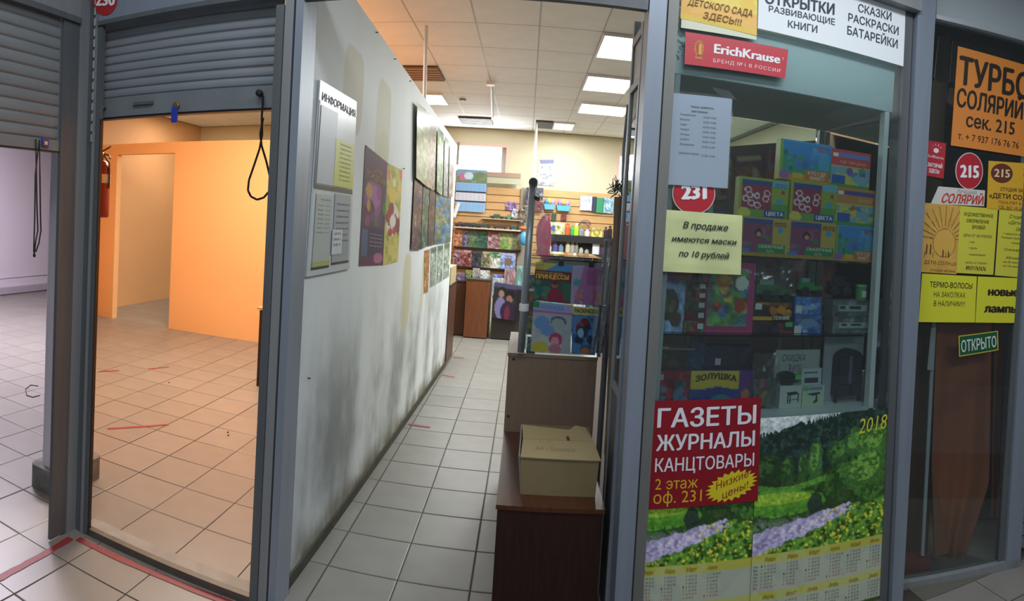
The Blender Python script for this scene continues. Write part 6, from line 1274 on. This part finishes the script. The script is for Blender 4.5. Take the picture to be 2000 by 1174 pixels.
bottle('bottle', 'dark violet bottle right of the beige picture box', 1180, 441, 1186, 462, mat('b_violet', '#2a2434', .4), zR1 + .001); bottle('bottle', 'black bottle at the right end of the upper black shelf', 1188, 438, 1195, 462, mat('b_black', '#1c1a20', .4), zR1 + .001)
good('picture_box', 'small square beige box with a loop ornament', 1156, 440, 1176, 459, yr + .02, pic(['#c8b868', '#b0a050'], 221, 0, None, 14, 12).ring(.5, .5, .3, .35, .3, '#8a7a3a'), None, .06, 'box', None, zR1 + .001)
vb = MB()
for k in range(3):
    vb.tube([PY(yr + .08).at(1128 + k * 2 + 22 * math.sin(t) * .5 + 11, 446 - k * 3 - 10 * math.cos(t)) for t in np.linspace(-1.5, 1.5, 9)], .006, 6)
tag(vb.build('head_bands', mat('plum', '#4a2440', .3)), 'plum coloured arched bands behind the jars', 'band')
for k, (a_, b_, t_, col, lb) in enumerate(((1069, 1077, 479, '#c8ccd4', 'white'), (1080, 1089, 474, '#5a569a', 'violet'), (1091, 1100, 477, '#6f8ab0', 'blue'), (1105, 1113, 470, '#c8c4a8', 'cream'), (1114, 1122, 472, '#a8a49c', 'beige'), (1123, 1129, 471, '#8f9088', 'grey'), (1131, 1139, 481, '#b8bcb4', 'short white'), (1142, 1150, 484, '#a8aca4', 'short grey'))):
    bottle('jar', '%s jar on the lower black shelf' % lb, a_, t_, b_, 493, mat('j_' + col[1:], col, .4), zR2 + .001, 'jar', group='jars on the lower black shelf')
good('white_box', 'upright white box on the lower black shelf', 1158, 473, 1170, 494, yr, None, '#d6dbe0', .06, 'box', None, zR2 + .001)
good('dark_bag', 'black rounded bag between the jars and the white box', 1138, 462, 1156, 483, yr + .08, None, '#1a1a20', .05, 'bag', None, zR2 + .001); good('plum_box', 'dark plum box at the right end of the lower black shelf', 1171, 480, 1189, 495, yr, None, '#44254a', .06, 'box', None, zR2 + .001)
tag(MB().box(*wb(1062, 508, 1200, 560, BY - .3)[:2], BY - .3, BY - .02, .0, PY(BY - .3).at(1130, 512).z).build('lower_cabinet', mat('black_cabinet', '#1b1a1d', .5)), 'black cabinet below the right slatted wall', 'cabinet')
# post between the two rear walls with hanging souvenirs
x0, x1, z0, z1 = wb(1018, 366, 1027, 550, BY - .1)
tag(MB().box(x0, x1, BY - .03, BY - .002, 0, z1).build('display_upright', mat('upright_beige', '#8f8878', .6)), 'pale upright between the left and right slatted walls', 'post')
for k, (a_, t_, b_, bb_, col, lb) in enumerate(((1028, 366, 1036, 398, '#4a4858', 'dark grey'), (1042, 366, 1060, 392, '#4a4a58', 'slate'), (1046, 394, 1060, 412, '#7a3040', 'red'), (1018, 400, 1030, 412, '#8f8a80', 'pale'), (1016, 418, 1028, 435, '#8c7a58', 'ochre'))):
    good('souvenir_pack', '%s souvenir pack hanging at the middle upright' % lb, a_, t_, b_, bb_, BY - .13, pic([col, '#2a2a34', '#8a8a98'], 230 + k, 5, None, 8, 10), None, .015, 'pack', 'souvenir packs at the middle upright')

# ================================================================ ORANGE ROOM AND FLOOR MARKS
dk = thing('desk', 'edge of a small beige table with thin dark legs behind the door post', 'desk', (-2.2, 5.6, 0))
part(MB().box(-2.40, -1.5, 5.15, 6.42, .73, .752), 'table_top', mat('desk_beech', '#c9a27a', .5), dk); part(MB().box(-2.37, -1.52, 5.2, 6.38, .62, .728), 'apron', mat('desk_side', '#a06a4a', .5), dk)
for x, y in ((-2.38, 5.17), (-2.38, 6.37), (-1.55, 5.17), (-1.55, 6.37)): part(MB().box(x, x + .03, y, y + .03, 0, .729), 'leg', mat('desk_leg', '#2a2220', .4, .3), dk)
ex = PY(3.24).at(199, 400); exx = ex.x
fe = thing('fire_extinguisher', 'red fire extinguisher with a black lever hanging left in the orange room', 'extinguisher', (exx, 3.22, 1.55))
zb_ = PY(3.22).at(205, 425).z; zt_ = PY(3.22).at(205, 312).z
part(MB().lathe([(.055, 0), (.065, .01), (.066, .06), (.066, zt_ - zb_ - .06), (.05, zt_ - zb_ - .02), (.022, zt_ - zb_)], (exx, 3.22, zb_), 24), 'cylinder', mat('extinguisher_red', '#7e1c18', .25), fe, True)
part(MB().lathe([(.0675, zt_ - zb_ - .16), (.0675, zt_ - zb_ - .10)], (exx, 3.22, zb_), 24), 'label', flat('#c9b8a4'), fe); part(MB().lathe([(.022, 0), (.022, .035), (.014, .05)], (exx, 3.22, zt_ + .001), 14), 'valve', mat('brass', '#a07a3c', .3, .8), fe)
part(MB().tube([(exx, 3.22, zt_ + .055), (exx + .04, 3.25, zt_ + .085), (exx + .075, 3.22, zt_ + .088)], .006, 6).tube([(exx, 3.22, zt_ + .045), (exx + .05, 3.24, zt_ + .03), (exx + .085, 3.21, zt_ + .006)], .006, 6), 'lever', BLACK, fe)
part(MB().tube([(exx + .02, 3.22, zt_ + .03), (exx + .07, 3.22, zt_ - .02), (exx + .076, 3.22, zt_ - .12), (exx + .074, 3.22, zb_ + .2)], .006, 8), 'hose', BLACK, fe)
TAPE = mat('red_tape', '#9c3c40', .5, var=.25, scale=30)
def ftape(label, pts, w0=.035, z=.0012, zt=.0016, group=None):
    P_ = [PZ(0).at(*p) for p in pts]; d = (P_[1] - P_[0]).normalized(); s = Vector((-d.y, d.x, 0)) * w0 / 2; a, b = P_
    q_ = [a - s, b - s, b + s, a + s]; n_ = 12; top, bot = [], []
    rr_ = random.Random(len(label)); mb = MB(); L_ = []; R_ = []
    for i in range(n_ + 1):
        t = i / n_; c_ = a + (b - a) * t; L_.append(c_ - s * rr_.uniform(.8, 1.1)); R_.append(c_ + s * rr_.uniform(.8, 1.1))
    ring = L_ + R_[::-1]; mb.prism([Vector((p.x, p.y, z)) for p in ring], (0, 0, zt))
    return tag(mb.build('floor_tape', TAPE), label, 'tape', group)
ftape('long red tape on the passage floor along the metal threshold', [(152, 1053), (470, 1186)], .038)
ftape('red tape on the passage floor running from the corner to the left picture edge', [(139, 1052), (-12, 1136)], .038)
ftape('red tape mark nearest to the doorway on the orange room floor', [(210, 838), (328, 830)], .03)
ftape('short red tape mark far left on the orange room floor', [(193, 726), (232, 724)], .03); ftape('short faint red tape mark in the middle of the orange room floor', [(290, 721), (330, 717)], .025)
ftape('red tape mark beside the skirting, nearest in the aisle', [(798, 829), (840, 835)], .035); ftape('red tape mark beside the skirting, middle one in the aisle', [(864, 733), (888, 737)], .03); ftape('faint tape mark at the far end of the aisle', [(886, 698), (906, 700)], .03)
wc = tag(MB().tube([PZ(.004).at(*p) for p in ((75, 754), (60, 752), (50, 760), (52, 772), (64, 776), (78, 772))], .004, 6).build('thin_cord', BLACK), 'thin dark cord curled on the floor beside the white column', 'cord')
for k, (x, y) in enumerate(((445, 845), (446, 851), (330, 748))):
    p = PZ(0).at(x, y); tag(MB().blob((p.x, p.y, .004), (.008, .006, .004), 8, 5, .3, k).build('crumb', BLACK), ['dark crumb on the orange room floor right of the tape mark', 'second dark crumb just below the first one', 'dark crumb in the middle of the orange room floor'][k], 'crumb')
